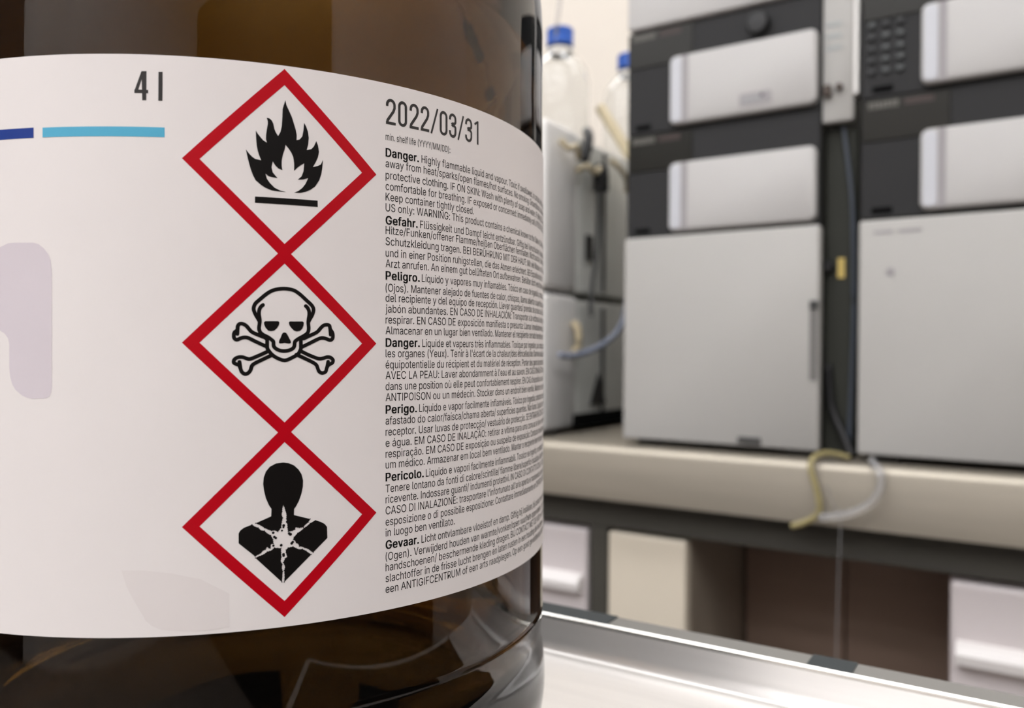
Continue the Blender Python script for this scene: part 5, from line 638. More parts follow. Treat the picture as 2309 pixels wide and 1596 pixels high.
    'Ó': (533, '267 -7 225 -3 186 7 150 25 119 49 92 79 70 115 53 157 44 203 40 254 44 305 53 352 70 393 92 429 119 459 150 484 186 501 225 512 267 516 309 512 348 501 384 484 415 459 442 429 464 393 480 352 490 305 493 254 490 203 480 157 464 115 442 79 415 49 384 25 348 7 309 -3 267 53 296 55 324 63 349 76 372 94 392 116 408 144 420 176 428 213 430 254 428 295 420 332 408 365 392 392 372 415 349 433 324 446 296 453 267 456 237 453 210 445 184 433 161 415 142 392 125 364 113 332 106 295 103 254 106 213 113 176 125 144 142 117 161 94 184 76 210 63 237 55 240 558 288 659 356 659 290 558', '17 18 19 16 17 19 16 19 20 15 16 20 15 20 21 14 15 21 14 21 22 13 14 55 55 14 54 54 14 22 54 22 53 53 22 23 13 55 56 52 53 23 51 52 23 13 56 57 13 57 58 50 51 23 12 13 58 50 23 24 12 58 59 49 50 24 11 12 59 49 24 25 11 59 60 48 49 25 47 48 25 11 60 61 10 11 61 47 25 26 10 61 62 46 47 26 9 10 62 46 26 27 9 62 63 45 46 27 8 9 63 8 63 64 44 45 27 44 27 28 8 64 65 43 44 28 7 8 65 43 28 29 7 65 66 42 43 29 6 7 66 42 29 30 6 66 67 41 42 30 6 67 68 40 41 30 5 6 68 40 30 31 5 68 69 39 40 31 4 5 69 39 31 32 4 69 70 38 39 32 4 70 71 37 38 32 4 71 36 36 37 32 4 36 32 3 4 32 3 32 33 2 3 33 2 33 34 1 2 34 1 34 35 0 1 35 72 73 74 72 74 75'),
    'Ü': (517, '259 -8 220 -6 186 2 154 15 126 33 103 55 85 80 71 108 63 140 60 173 60 509 124 509 124 178 126 155 132 133 141 113 153 95 169 80 187 68 208 59 232 53 259 52 285 53 309 59 331 68 349 80 364 95 377 113 385 133 391 155 393 178 393 509 457 509 457 173 454 140 446 108 433 80 414 55 391 33 363 15 332 2 297 -6 331 572 320 574 311 577 302 584 296 592 292 602 290 612 292 623 296 633 302 641 311 648 320 651 331 653 341 651 351 648 359 641 366 633 370 623 371 612 370 602 366 592 359 584 351 577 341 574 187 572 176 574 167 577 158 584 152 592 148 602 146 612 148 623 152 633 158 641 167 648 176 651 187 653 198 651 207 648 216 641 222 633 226 623 227 612 226 602 222 592 216 584 207 577 198 574', '9 10 11 9 11 12 30 31 32 30 32 33 9 12 13 29 30 33 8 9 13 29 33 34 8 13 14 28 29 34 7 8 14 28 34 35 7 14 15 27 28 35 7 15 16 26 27 35 6 7 16 26 35 36 6 16 17 25 26 36 5 6 17 5 17 18 24 25 36 24 36 37 5 18 19 23 24 37 5 19 20 22 23 37 4 5 20 22 37 38 4 20 21 21 22 38 4 21 38 3 4 38 3 38 39 2 3 39 2 39 40 1 2 40 1 40 41 0 1 41 53 54 55 52 53 55 52 55 56 51 52 56 51 56 57 50 51 57 50 57 58 49 50 58 49 58 59 48 49 59 48 59 60 47 48 60 47 60 61 46 47 61 46 61 62 45 46 62 45 62 63 44 45 63 44 63 64 43 44 64 43 64 65 42 43 65 77 78 79 76 77 79 76 79 80 75 76 80 75 80 81 74 75 81 74 81 82 73 74 82 73 82 83 72 73 83 72 83 84 71 72 84 71 84 85 70 71 85 70 85 86 69 70 86 69 86 87 68 69 87 68 87 88 67 68 88 67 88 89 66 67 89'),
    'ß': (441, '122 362 122 0 60 0 60 362 64 409 77 447 99 477 127 498 160 511 197 516 218 514 240 510 260 503 280 493 297 479 312 463 323 443 330 420 332 393 331 377 329 363 325 351 320 340 315 331 309 322 303 314 297 306 292 299 289 291 286 282 285 272 287 261 291 250 297 241 306 232 316 224 327 215 339 207 350 198 362 188 373 177 383 165 391 152 398 137 402 120 403 100 401 79 396 59 386 42 374 27 358 15 340 6 319 -1 295 -5 269 -7 247 -6 227 -3 207 1 190 7 175 14 164 20 187 74 196 69 206 64 217 58 231 54 247 51 265 50 287 51 306 56 321 64 333 75 339 88 342 104 340 117 336 129 330 139 321 149 311 158 300 167 288 175 276 184 264 194 253 204 243 215 235 227 228 240 224 255 223 272 223 285 226 297 230 306 235 314 241 322 247 329 254 337 259 345 264 353 269 363 271 374 272 388 269 410 262 428 250 442 234 451 217 457 197 459 174 456 156 448 141 435 130 417 124 393', '8 9 10 8 10 11 7 8 11 7 11 12 7 12 13 6 7 13 6 13 14 6 14 15 5 6 106 106 6 15 106 15 105 105 15 16 5 106 107 104 105 16 5 107 108 103 104 16 5 108 109 4 5 109 103 16 17 102 103 17 4 109 110 101 102 17 101 17 18 4 110 111 100 101 18 3 4 111 3 111 0 100 18 19 99 100 19 99 19 20 98 99 20 97 98 20 97 20 21 2 3 0 2 0 1 96 97 21 96 21 22 95 96 22 95 22 23 94 95 23 94 23 24 93 94 24 92 93 24 92 24 25 91 92 25 91 25 26 90 91 26 90 26 27 90 27 28 89 90 28 89 28 29 88 89 29 88 29 30 87 88 30 87 30 31 87 31 32 86 87 32 86 32 33 86 33 34 85 86 34 85 34 35 84 85 35 84 35 36 83 84 36 83 36 37 83 37 38 82 83 38 82 38 39 81 82 39 81 39 40 80 81 40 80 40 41 79 80 41 78 79 41 78 41 42 77 78 42 77 42 43 76 77 43 75 76 43 75 43 44 74 75 44 74 44 45 73 74 45 72 73 45 72 45 46 71 72 46 71 46 47 70 71 47 60 61 62 60 62 63 60 63 64 69 70 47 69 47 48 60 64 65 68 69 48 60 65 66 60 66 67 67 68 48 60 67 48 60 48 49 60 49 50 59 60 50 59 50 51 58 59 51 57 58 51 57 51 52 56 57 52 56 52 53 55 56 53 55 53 54'),
    'à': (389, '160 -9 137 -7 115 -3 94 5 76 15 60 29 48 45 38 63 32 84 30 108 32 128 36 146 43 161 53 174 64 184 78 193 92 200 108 206 125 211 143 214 161 217 178 220 234 227 247 229 257 231 265 235 271 240 274 246 276 255 276 257 275 272 272 285 267 297 260 307 251 315 240 322 227 327 212 330 196 331 178 330 163 327 149 322 137 316 127 309 118 301 110 292 104 283 100 274 41 291 51 313 64 331 79 346 95 358 114 368 133 375 153 380 173 383 194 384 208 384 223 382 239 379 255 375 271 369 286 360 300 350 312 336 322 320 330 301 335 278 337 251 337 0 277 0 277 52 272 52 267 43 260 34 252 25 242 16 229 8 215 1 199 -4 181 -7 170 45 192 47 211 51 228 59 242 68 254 80 263 93 270 108 274 122 276 138 276 190 272 187 267 184 259 182 251 180 241 178 231 176 200 171 175 168 161 166 147 163 134 159 122 153 112 147 103 139 97 130 93 118 92 105 93 93 96 82 102 72 109 64 119 57 130 52 142 48 156 46 165 429 99 529 168 529 215 429', '56 57 58 56 58 59 55 56 59 55 59 60 54 55 60 54 60 61 53 54 61 53 61 62 53 62 63 52 53 63 52 63 64 51 52 64 51 64 65 50 51 65 50 65 38 38 65 37 37 65 66 49 50 39 39 50 38 49 39 40 36 37 66 49 40 41 35 36 66 49 41 42 34 35 66 34 66 67 49 42 43 33 34 67 48 49 43 48 43 44 32 33 67 48 44 45 32 67 68 31 32 68 48 45 46 47 48 46 30 31 68 30 68 69 29 30 69 28 29 69 27 28 69 27 69 70 26 27 70 25 26 70 24 25 92 92 25 70 23 24 92 22 23 92 21 22 92 20 21 92 19 20 92 18 19 92 17 18 92 16 17 92 15 16 92 14 15 92 14 92 93 91 92 70 14 93 94 13 14 94 13 94 95 13 95 96 13 96 97 13 97 98 13 98 99 12 13 99 12 99 100 12 100 101 12 101 102 12 102 103 11 12 103 11 103 104 11 104 105 11 105 106 10 11 106 10 106 107 90 91 70 10 107 108 9 10 108 89 90 70 9 108 109 8 9 109 88 89 70 8 109 110 8 110 111 87 88 70 7 8 111 7 111 112 86 87 72 72 87 70 7 112 113 85 86 72 7 113 114 6 7 114 84 85 73 73 85 72 6 114 115 6 115 116 84 73 74 71 72 70 83 84 74 6 116 117 82 83 74 6 117 82 5 6 82 5 82 74 5 74 75 5 75 76 4 5 76 4 76 77 4 77 78 3 4 78 3 78 79 2 3 79 2 79 80 1 2 80 1 80 81 0 1 81 118 119 120 118 120 121'),
    'á': (389, '160 -9 137 -7 115 -3 94 5 76 15 60 29 48 45 38 63 32 84 30 108 32 128 36 146 43 161 53 174 64 184 78 193 92 200 108 206 125 211 143 214 161 217 178 220 234 227 247 229 257 231 265 235 271 240 274 246 276 255 276 257 275 272 272 285 267 297 260 307 251 315 240 322 227 327 212 330 196 331 178 330 163 327 149 322 137 316 127 309 118 301 110 292 104 283 100 274 41 291 51 313 64 331 79 346 95 358 114 368 133 375 153 380 173 383 194 384 208 384 223 382 239 379 255 375 271 369 286 360 300 350 312 336 322 320 330 301 335 278 337 251 337 0 277 0 277 52 272 52 267 43 260 34 252 25 242 16 229 8 215 1 199 -4 181 -7 170 45 192 47 211 51 228 59 242 68 254 80 263 93 270 108 274 122 276 138 276 190 272 187 267 184 259 182 251 180 241 178 231 176 200 171 175 168 161 166 147 163 134 159 122 153 112 147 103 139 97 130 93 118 92 105 93 93 96 82 102 72 109 64 119 57 130 52 142 48 156 46 162 429 210 529 278 529 212 429', '56 57 58 56 58 59 55 56 59 55 59 60 54 55 60 54 60 61 53 54 61 53 61 62 53 62 63 52 53 63 52 63 64 51 52 64 51 64 65 50 51 65 50 65 38 38 65 37 37 65 66 49 50 39 39 50 38 49 39 40 36 37 66 49 40 41 35 36 66 49 41 42 34 35 66 34 66 67 49 42 43 33 34 67 48 49 43 48 43 44 32 33 67 48 44 45 32 67 68 31 32 68 48 45 46 47 48 46 30 31 68 30 68 69 29 30 69 28 29 69 27 28 69 27 69 70 26 27 70 25 26 70 24 25 92 92 25 70 23 24 92 22 23 92 21 22 92 20 21 92 19 20 92 18 19 92 17 18 92 16 17 92 15 16 92 14 15 92 14 92 93 91 92 70 14 93 94 13 14 94 13 94 95 13 95 96 13 96 97 13 97 98 13 98 99 12 13 99 12 99 100 12 100 101 12 101 102 12 102 103 11 12 103 11 103 104 11 104 105 11 105 106 10 11 106 10 106 107 90 91 70 10 107 108 9 10 108 89 90 70 9 108 109 8 9 109 88 89 70 8 109 110 8 110 111 87 88 70 7 8 111 7 111 112 86 87 72 72 87 70 7 112 113 85 86 72 7 113 114 6 7 114 84 85 73 73 85 72 6 114 115 6 115 116 84 73 74 71 72 70 83 84 74 6 116 117 82 83 74 6 117 82 5 6 82 5 82 74 5 74 75 5 75 76 4 5 76 4 76 77 4 77 78 3 4 78 3 78 79 2 3 79 2 79 80 1 2 80 1 80 81 0 1 81 118 119 120 118 120 121'),
    'ã': (389, '160 -9 137 -7 115 -3 94 5 76 15 60 29 48 45 38 63 32 84 30 108 32 128 36 146 43 161 53 174 64 184 78 193 92 200 108 206 125 211 143 214 161 217 178 220 234 227 247 229 257 231 265 235 271 240 274 246 276 255 276 257 275 272 272 285 267 297 260 307 251 315 240 322 227 327 212 330 196 331 178 330 163 327 149 322 137 316 127 309 118 301 110 292 104 283 100 274 41 291 51 313 64 331 79 346 95 358 114 368 133 375 153 380 173 383 194 384 208 384 223 382 239 379 255 375 271 369 286 360 300 350 312 336 322 320 330 301 335 278 337 251 337 0 277 0 277 52 272 52 267 43 260 34 252 25 242 16 229 8 215 1 199 -4 181 -7 170 45 192 47 211 51 228 59 242 68 254 80 263 93 270 108 274 122 276 138 276 190 272 187 267 184 259 182 251 180 241 178 231 176 200 171 175 168 161 166 147 163 134 159 122 153 112 147 103 139 97 130 93 118 92 105 93 93 96 82 102 72 109 64 119 57 130 52 142 48 156 46 234 446 226 447 217 448 209 450 201 453 194 457 186 460 166 470 161 473 156 474 151 475 145 474 141 471 138 466 135 460 134 454 133 448 90 448 92 467 97 484 104 498 115 509 128 516 145 518 154 518 162 516 170 514 177 511 184 508 191 504 210 494 216 491 222 490 227 490 233 490 237 492 240 496 243 501 245 508 247 517 288 517 286 497 281 480 273 466 263 455 249 448', '56 57 58 56 58 59 55 56 59 55 59 60 54 55 60 54 60 61 53 54 61 53 61 62 53 62 63 52 53 63 52 63 64 51 52 64 51 64 65 50 51 65 50 65 38 38 65 37 37 65 66 49 50 39 39 50 38 49 39 40 36 37 66 49 40 41 35 36 66 49 41 42 34 35 66 34 66 67 49 42 43 33 34 67 48 49 43 48 43 44 32 33 67 48 44 45 32 67 68 31 32 68 48 45 46 47 48 46 30 31 68 30 68 69 29 30 69 28 29 69 27 28 69 27 69 70 26 27 70 25 26 70 24 25 92 92 25 70 23 24 92 22 23 92 21 22 92 20 21 92 19 20 92 18 19 92 17 18 92 16 17 92 15 16 92 14 15 92 14 92 93 91 92 70 14 93 94 13 14 94 13 94 95 13 95 96 13 96 97 13 97 98 13 98 99 12 13 99 12 99 100 12 100 101 12 101 102 12 102 103 11 12 103 11 103 104 11 104 105 11 105 106 10 11 106 10 106 107 90 91 70 10 107 108 9 10 108 89 90 70 9 108 109 8 9 109 88 89 70 8 109 110 8 110 111 87 88 70 7 8 111 7 111 112 86 87 72 72 87 70 7 112 113 85 86 72 7 113 114 6 7 114 84 85 73 73 85 72 6 114 115 6 115 116 84 73 74 71 72 70 83 84 74 6 116 117 82 83 74 6 117 82 5 6 82 5 82 74 5 74 75 5 75 76 4 5 76 4 76 77 4 77 78 3 4 78 3 78 79 2 3 79 2 79 80 1 2 80 1 80 81 0 1 81 140 141 142 140 142 143 156 157 158 156 158 159 139 140 143 139 143 144 139 144 145 139 145 146 138 139 146 138 146 147 155 156 159 138 147 148 154 155 159 137 138 148 154 159 160 153 154 160 137 148 149 152 153 160 137 149 150 137 150 151 137 151 152 137 152 160 136 137 128 128 137 160 128 160 161 136 128 129 127 128 161 136 129 130 126 127 161 125 126 161 136 130 131 124 125 161 135 136 131 135 131 132 124 161 162 135 132 133 123 124 162 122 123 162 122 162 163 135 133 134 121 122 163 120 121 163 119 120 163 119 163 118'),
    'ä': (389, '160 -9 137 -7 115 -3 94 5 76 15 60 29 48 45 38 63 32 84 30 108 32 128 36 146 43 161 53 174 64 184 78 193 92 200 108 206 125 211 143 214 161 217 178 220 234 227 247 229 257 231 265 235 271 240 274 246 276 255 276 257 275 272 272 285 267 297 260 307 251 315 240 322 227 327 212 330 196 331 178 330 163 327 149 322 137 316 127 309 118 301 110 292 104 283 100 274 41 291 51 313 64 331 79 346 95 358 114 368 133 375 153 380 173 383 194 384 208 384 223 382 239 379 255 375 271 369 286 360 300 350 312 336 322 320 330 301 335 278 337 251 337 0 277 0 277 52 272 52 267 43 260 34 252 25 242 16 229 8 215 1 199 -4 181 -7 170 45 192 47 211 51 228 59 242 68 254 80 263 93 270 108 274 122 276 138 276 190 272 187 267 184 259 182 251 180 241 178 231 176 200 171 175 168 161 166 147 163 134 159 122 153 112 147 103 139 97 130 93 118 92 105 93 93 96 82 102 72 109 64 119 57 130 52 142 48 156 46 261 443 251 444 241 448 233 455 226 463 222 472 221 483 222 494 226 503 233 512 241 518 251 522 261 523 272 522 281 518 290 512 296 503 300 494 301 483 300 472 296 463 290 455 281 448 272 444 117 443 107 444 97 448 89 455 82 463 78 472 77 483 78 494 82 503 89 512 97 518 107 522 117 523 128 522 138 518 146 512 152 503 156 494 158 483 156 472 152 463 146 455 138 448 128 444', '56 57 58 56 58 59 55 56 59 55 59 60 54 55 60 54 60 61 53 54 61 53 61 62 53 62 63 52 53 63 52 63 64 51 52 64 51 64 65 50 51 65 50 65 38 38 65 37 37 65 66 49 50 39 39 50 38 49 39 40 36 37 66 49 40 41 35 36 66 49 41 42 34 35 66 34 66 67 49 42 43 33 34 67 48 49 43 48 43 44 32 33 67 48 44 45 32 67 68 31 32 68 48 45 46 47 48 46 30 31 68 30 68 69 29 30 69 28 29 69 27 28 69 27 69 70 26 27 70 25 26 70 24 25 92 92 25 70 23 24 92 22 23 92 21 22 92 20 21 92 19 20 92 18 19 92 17 18 92 16 17 92 15 16 92 14 15 92 14 92 93 91 92 70 14 93 94 13 14 94 13 94 95 13 95 96 13 96 97 13 97 98 13 98 99 12 13 99 12 99 100 12 100 101 12 101 102 12 102 103 11 12 103 11 103 104 11 104 105 11 105 106 10 11 106 10 106 107 90 91 70 10 107 108 9 10 108 89 90 70 9 108 109 8 9 109 88 89 70 8 109 110 8 110 111 87 88 70 7 8 111 7 111 112 86 87 72 72 87 70 7 112 113 85 86 72 7 113 114 6 7 114 84 85 73 73 85 72 6 114 115 6 115 116 84 73 74 71 72 70 83 84 74 6 116 117 82 83 74 6 117 82 5 6 82 5 82 74 5 74 75 5 75 76 4 5 76 4 76 77 4 77 78 3 4 78 3 78 79 2 3 79 2 79 80 1 2 80 1 80 81 0 1 81 129 130 131 128 129 131 128 131 132 127 128 132 127 132 133 126 127 133 126 133 134 125 126 134 125 134 135 124 125 135 124 135 136 123 124 136 123 136 137 122 123 137 122 137 138 121 122 138 121 138 139 120 121 139 120 139 140 119 120 140 119 140 141 118 119 141 153 154 155 152 153 155 152 155 156 151 152 156 151 156 157 150 151 157 150 157 158 149 150 158 149 158 159 148 149 159 148 159 160 147 148 160 147 160 161 146 147 161 146 161 162 145 146 162 145 162 163 144 145 163 144 163 164 143 144 164 143 164 165 142 143 165'),
    'ç': (395, '207 -8 174 -5 144 3 117 16 93 35 72 58 56 85 44 116 37 150 34 187 37 225 44 260 56 291 72 318 93 341 117 360 144 374 174 382 207 384 226 384 243 381 260 377 276 371 291 364 305 356 318 346 330 335 340 322 349 308 356 293 362 277 303 262 300 272 295 281 290 289 284 297 278 304 270 311 261 316 252 321 242 325 231 328 220 329 207 330 184 328 163 321 145 310 130 296 118 278 108 258 102 236 98 212 96 187 98 163 102 139 108 117 118 97 130 80 145 66 163 55 184 49 207 46 220 47 232 49 243 52 253 55 262 60 271 66 279 73 285 80 292 89 297 98 301 107 304 117 363 102 357 86 350 70 341 56 331 43 319 32 306 21 292 12 277 5 261 -1 244 -5 226 -7 169 -143 169 -107 210 -107 221 -106 230 -105 236 -102 240 -98 242 -92 243 -84 242 -77 240 -71 236 -67 230 -64 221 -63 210 -62 182 -62 192 16 224 16 224 0 224 -29 244 -32 261 -36 273 -44 282 -54 287 -68 289 -85 287 -103 280 -118 270 -129 254 -136 234 -141 210 -143', '17 18 19 17 19 20 16 17 20 16 20 21 16 21 22 15 16 22 15 22 23 15 23 24 14 15 24 14 24 25 14 25 26 13 14 44 44 14 43 43 14 26 43 26 27 42 43 27 41 42 27 13 44 45 40 41 27 39 40 27 39 27 28 13 45 46 38 39 28 12 13 46 37 38 28 36 37 28 12 46 47 36 28 29 35 36 29 34 35 29 12 47 48 34 29 30 11 12 48 33 34 30 32 33 30 11 48 49 32 30 31 10 11 49 10 49 50 10 50 51 9 10 51 9 51 52 8 9 52 8 52 53 8 53 54 7 8 54 7 54 55 7 55 56 72 73 74 6 7 56 71 72 74 71 74 75 70 71 75 6 56 57 69 70 75 69 75 76 5 6 57 5 57 58 68 69 76 67 68 76 67 76 77 5 58 59 66 67 77 65 66 77 4 5 59 65 77 78 4 59 60 64 65 78 63 64 78 4 60 61 62 63 78 61 62 78 4 61 78 4 78 79 3 4 79 3 79 80 3 80 81 2 3 81 2 81 82 2 82 83 1 2 83 1 83 84 0 1 84 0 84 85 101 102 103 101 103 104 101 104 105 101 105 106 101 106 107 101 107 108 101 108 109 101 109 100 100 109 110 99 100 110 98 99 110 97 98 110 96 97 110 96 110 111 95 96 111 94 95 111 93 94 111 93 111 112 92 93 112 91 92 112 90 91 112 90 112 113 89 90 113 88 89 113 86 87 88 86 88 113 86 113 114 86 114 115 86 115 116 86 116 117'),
    'è': (404, '212 -8 177 -5 145 3 117 16 92 35 72 58 56 85 44 116 37 150 34 187 36 224 44 258 55 290 71 317 91 340 115 359 142 373 172 382 205 384 226 383 246 380 266 374 285 366 303 355 319 341 334 324 347 305 357 282 365 256 370 227 371 194 371 169 75 169 75 221 338 221 310 202 308 226 304 248 298 269 288 286 277 301 263 314 246 323 227 328 205 330 183 328 164 323 146 313 131 301 119 286 109 270 102 251 97 231 96 211 96 178 98 151 102 127 110 106 121 88 135 73 151 61 169 53 190 48 212 46 227 47 241 49 254 53 265 58 276 65 285 73 294 82 300 93 306 105 365 91 358 72 348 55 335 39 320 26 302 14 283 4 261 -3 237 -7 180 429 114 529 182 529 230 429', '17 18 19 17 19 20 16 17 20 16 20 21 16 21 22 15 16 22 15 22 23 14 15 23 14 23 24 14 24 25 13 14 45 45 14 44 44 14 25 43 44 25 13 45 46 42 43 25 42 25 26 13 46 47 41 42 26 12 13 47 40 41 26 12 47 48 40 26 27 12 48 49 39 40 27 11 12 49 11 49 50 38 39 27 38 27 28 11 50 51 37 38 28 10 11 51 37 28 29 10 51 52 36 37 29 10 52 33 33 52 53 36 29 34 34 29 30 35 36 34 9 10 33 9 33 32 53 33 34 53 34 30 54 53 30 54 30 31 8 9 32 55 54 31 8 32 31 8 31 55 8 55 56 7 8 56 7 56 57 6 7 57 6 57 58 71 72 73 70 71 73 70 73 74 6 58 59 5 6 59 69 70 74 5 59 60 68 69 74 68 74 75 67 68 75 5 60 61 4 5 61 66 67 75 66 75 76 4 61 62 65 66 76 64 65 76 4 62 63 63 64 76 4 63 76 4 76 77 3 4 77 3 77 78 2 3 78 2 78 79 2 79 80 1 2 80 1 80 81 0 1 81 82 83 84 82 84 85'),
    'é': (404, '212 -8 177 -5 145 3 117 16 92 35 72 58 56 85 44 116 37 150 34 187 36 224 44 258 55 290 71 317 91 340 115 359 142 373 172 382 205 384 226 383 246 380 266 374 285 366 303 355 319 341 334 324 347 305 357 282 365 256 370 227 371 194 371 169 75 169 75 221 338 221 310 202 308 226 304 248 298 269 288 286 277 301 263 314 246 323 227 328 205 330 183 328 164 323 146 313 131 301 119 286 109 270 102 251 97 231 96 211 96 178 98 151 102 127 110 106 121 88 135 73 151 61 169 53 190 48 212 46 227 47 241 49 254 53 265 58 276 65 285 73 294 82 300 93 306 105 365 91 358 72 348 55 335 39 320 26 302 14 283 4 261 -3 237 -7 177 429 225 529 293 529 227 429', '17 18 19 17 19 20 16 17 20 16 20 21 16 21 22 15 16 22 15 22 23 14 15 23 14 23 24 14 24 25 13 14 45 45 14 44 44 14 25 43 44 25 13 45 46 42 43 25 42 25 26 13 46 47 41 42 26 12 13 47 40 41 26 12 47 48 40 26 27 12 48 49 39 40 27 11 12 49 11 49 50 38 39 27 38 27 28 11 50 51 37 38 28 10 11 51 37 28 29 10 51 52 36 37 29 10 52 33 33 52 53 36 29 34 34 29 30 35 36 34 9 10 33 9 33 32 53 33 34 53 34 30 54 53 30 54 30 31 8 9 32 55 54 31 8 32 31 8 31 55 8 55 56 7 8 56 7 56 57 6 7 57 6 57 58 71 72 73 70 71 73 70 73 74 6 58 59 5 6 59 69 70 74 5 59 60 68 69 74 68 74 75 67 68 75 5 60 61 4 5 61 66 67 75 66 75 76 4 61 62 65 66 76 64 65 76 4 62 63 63 64 76 4 63 76 4 76 77 3 4 77 3 77 78 2 3 78 2 78 79 2 79 80 1 2 80 1 80 81 0 1 81 82 83 84 82 84 85'),
    'ê': (404, '212 -8 177 -5 145 3 117 16 92 35 72 58 56 85 44 116 37 150 34 187 36 224 44 258 55 290 71 317 91 340 115 359 142 373 172 382 205 384 226 383 246 380 266 374 285 366 303 355 319 341 334 324 347 305 357 282 365 256 370 227 371 194 371 169 75 169 75 221 338 221 310 202 308 226 304 248 298 269 288 286 277 301 263 314 246 323 227 328 205 330 183 328 164 323 146 313 131 301 119 286 109 270 102 251 97 231 96 211 96 178 98 151 102 127 110 106 121 88 135 73 151 61 169 53 190 48 212 46 227 47 241 49 254 53 265 58 276 65 285 73 294 82 300 93 306 105 365 91 358 72 348 55 335 39 320 26 302 14 283 4 261 -3 237 -7 155 435 95 435 95 438 175 529 233 529 313 438 313 435 252 435 204 495', '17 18 19 17 19 20 16 17 20 16 20 21 16 21 22 15 16 22 15 22 23 14 15 23 14 23 24 14 24 25 13 14 45 45 14 44 44 14 25 43 44 25 13 45 46 42 43 25 42 25 26 13 46 47 41 42 26 12 13 47 40 41 26 12 47 48 40 26 27 12 48 49 39 40 27 11 12 49 11 49 50 38 39 27 38 27 28 11 50 51 37 38 28 10 11 51 37 28 29 10 51 52 36 37 29 10 52 33 33 52 53 36 29 34 34 29 30 35 36 34 9 10 33 9 33 32 53 33 34 53 34 30 54 53 30 54 30 31 8 9 32 55 54 31 8 32 31 8 31 55 8 55 56 7 8 56 7 56 57 6 7 57 6 57 58 71 72 73 70 71 73 70 73 74 6 58 59 5 6 59 69 70 74 5 59 60 68 69 74 68 74 75 67 68 75 5 60 61 4 5 61 66 67 75 66 75 76 4 61 62 65 66 76 64 65 76 4 62 63 63 64 76 4 63 76 4 76 77 3 4 77 3 77 78 2 3 78 2 78 79 2 79 80 1 2 80 1 80 81 0 1 81 84 85 86 84 86 90 90 86 87 84 90 82 89 90 87 83 84 82 89 87 88'),
    'í': (166, '53 0 53 379 114 379 114 0 57 429 104 529 173 529 107 429', '0 1 2 0 2 3 4 5 6 4 6 7'),
    'ó': (415, '207 -8 174 -5 144 3 117 16 93 35 72 58 56 85 44 116 37 150 34 187 37 225 44 260 56 291 72 318 93 341 117 360 144 374 174 382 207 384 241 382 271 374 299 360 323 341 343 318 359 291 371 260 379 225 381 187 379 150 371 116 359 85 343 58 323 35 299 16 271 3 241 -5 207 46 231 49 252 55 270 66 285 80 298 97 307 117 314 139 318 163 319 187 318 212 314 236 307 258 298 278 285 296 270 310 252 321 231 328 207 330 184 328 163 321 145 310 130 296 118 278 108 258 102 236 98 212 96 187 98 163 102 139 108 117 118 97 130 80 145 66 163 55 184 49 181 429 228 529 297 529 231 429', '17 18 19 16 17 19 16 19 20 15 16 20 15 20 21 14 15 21 14 21 22 13 14 22 13 22 55 55 22 54 54 22 53 53 22 23 13 55 56 52 53 23 13 56 57 51 52 23 12 13 57 51 23 24 12 57 58 50 51 24 12 58 59 49 50 24 11 12 59 49 24 25 11 59 60 48 49 25 10 11 60 48 25 26 10 60 61 47 48 26 10 61 62 46 47 26 9 10 62 46 26 27 9 62 63 45 46 27 8 9 63 8 63 64 44 45 27 44 27 28 8 64 65 43 44 28 7 8 65 43 28 29 7 65 66 42 43 29 7 66 67 41 42 29 6 7 67 41 29 30 6 67 68 40 41 30 5 6 68 40 30 31 5 68 69 39 40 31 5 69 70 38 39 31 4 5 70 38 31 32 4 70 71 37 38 32 4 71 36 36 37 32 4 36 32 3 4 32 3 32 33 2 3 33 2 33 34 1 2 34 1 34 35 0 1 35 72 73 74 72 74 75'),
    'ù': (410, '182 -5 158 -3 135 2 115 11 97 23 82 39 69 59 60 82 54 109 53 139 53 379 114 379 114 144 116 117 124 94 137 75 154 61 175 53 200 50 218 51 234 55 249 62 263 71 274 83 283 97 290 113 295 132 296 153 296 379 357 379 357 0 298 0 298 92 307 92 294 60 277 35 257 17 234 5 209 -3 181 429 115 529 183 529 231 429', '9 10 11 9 11 12 27 28 29 27 29 30 26 27 30 9 12 13 8 9 13 25 26 33 33 26 30 8 13 14 24 25 33 7 8 14 23 24 32 32 24 33 7 14 15 23 32 34 34 32 31 34 33 30 22 23 34 6 7 15 6 15 16 21 22 34 20 21 34 6 16 17 20 34 35 31 34 30 5 6 17 19 20 35 5 17 18 18 19 35 5 18 35 4 5 35 4 35 36 3 4 36 3 36 37 2 3 37 2 37 38 1 2 38 0 1 38 39 40 41 39 41 42'),
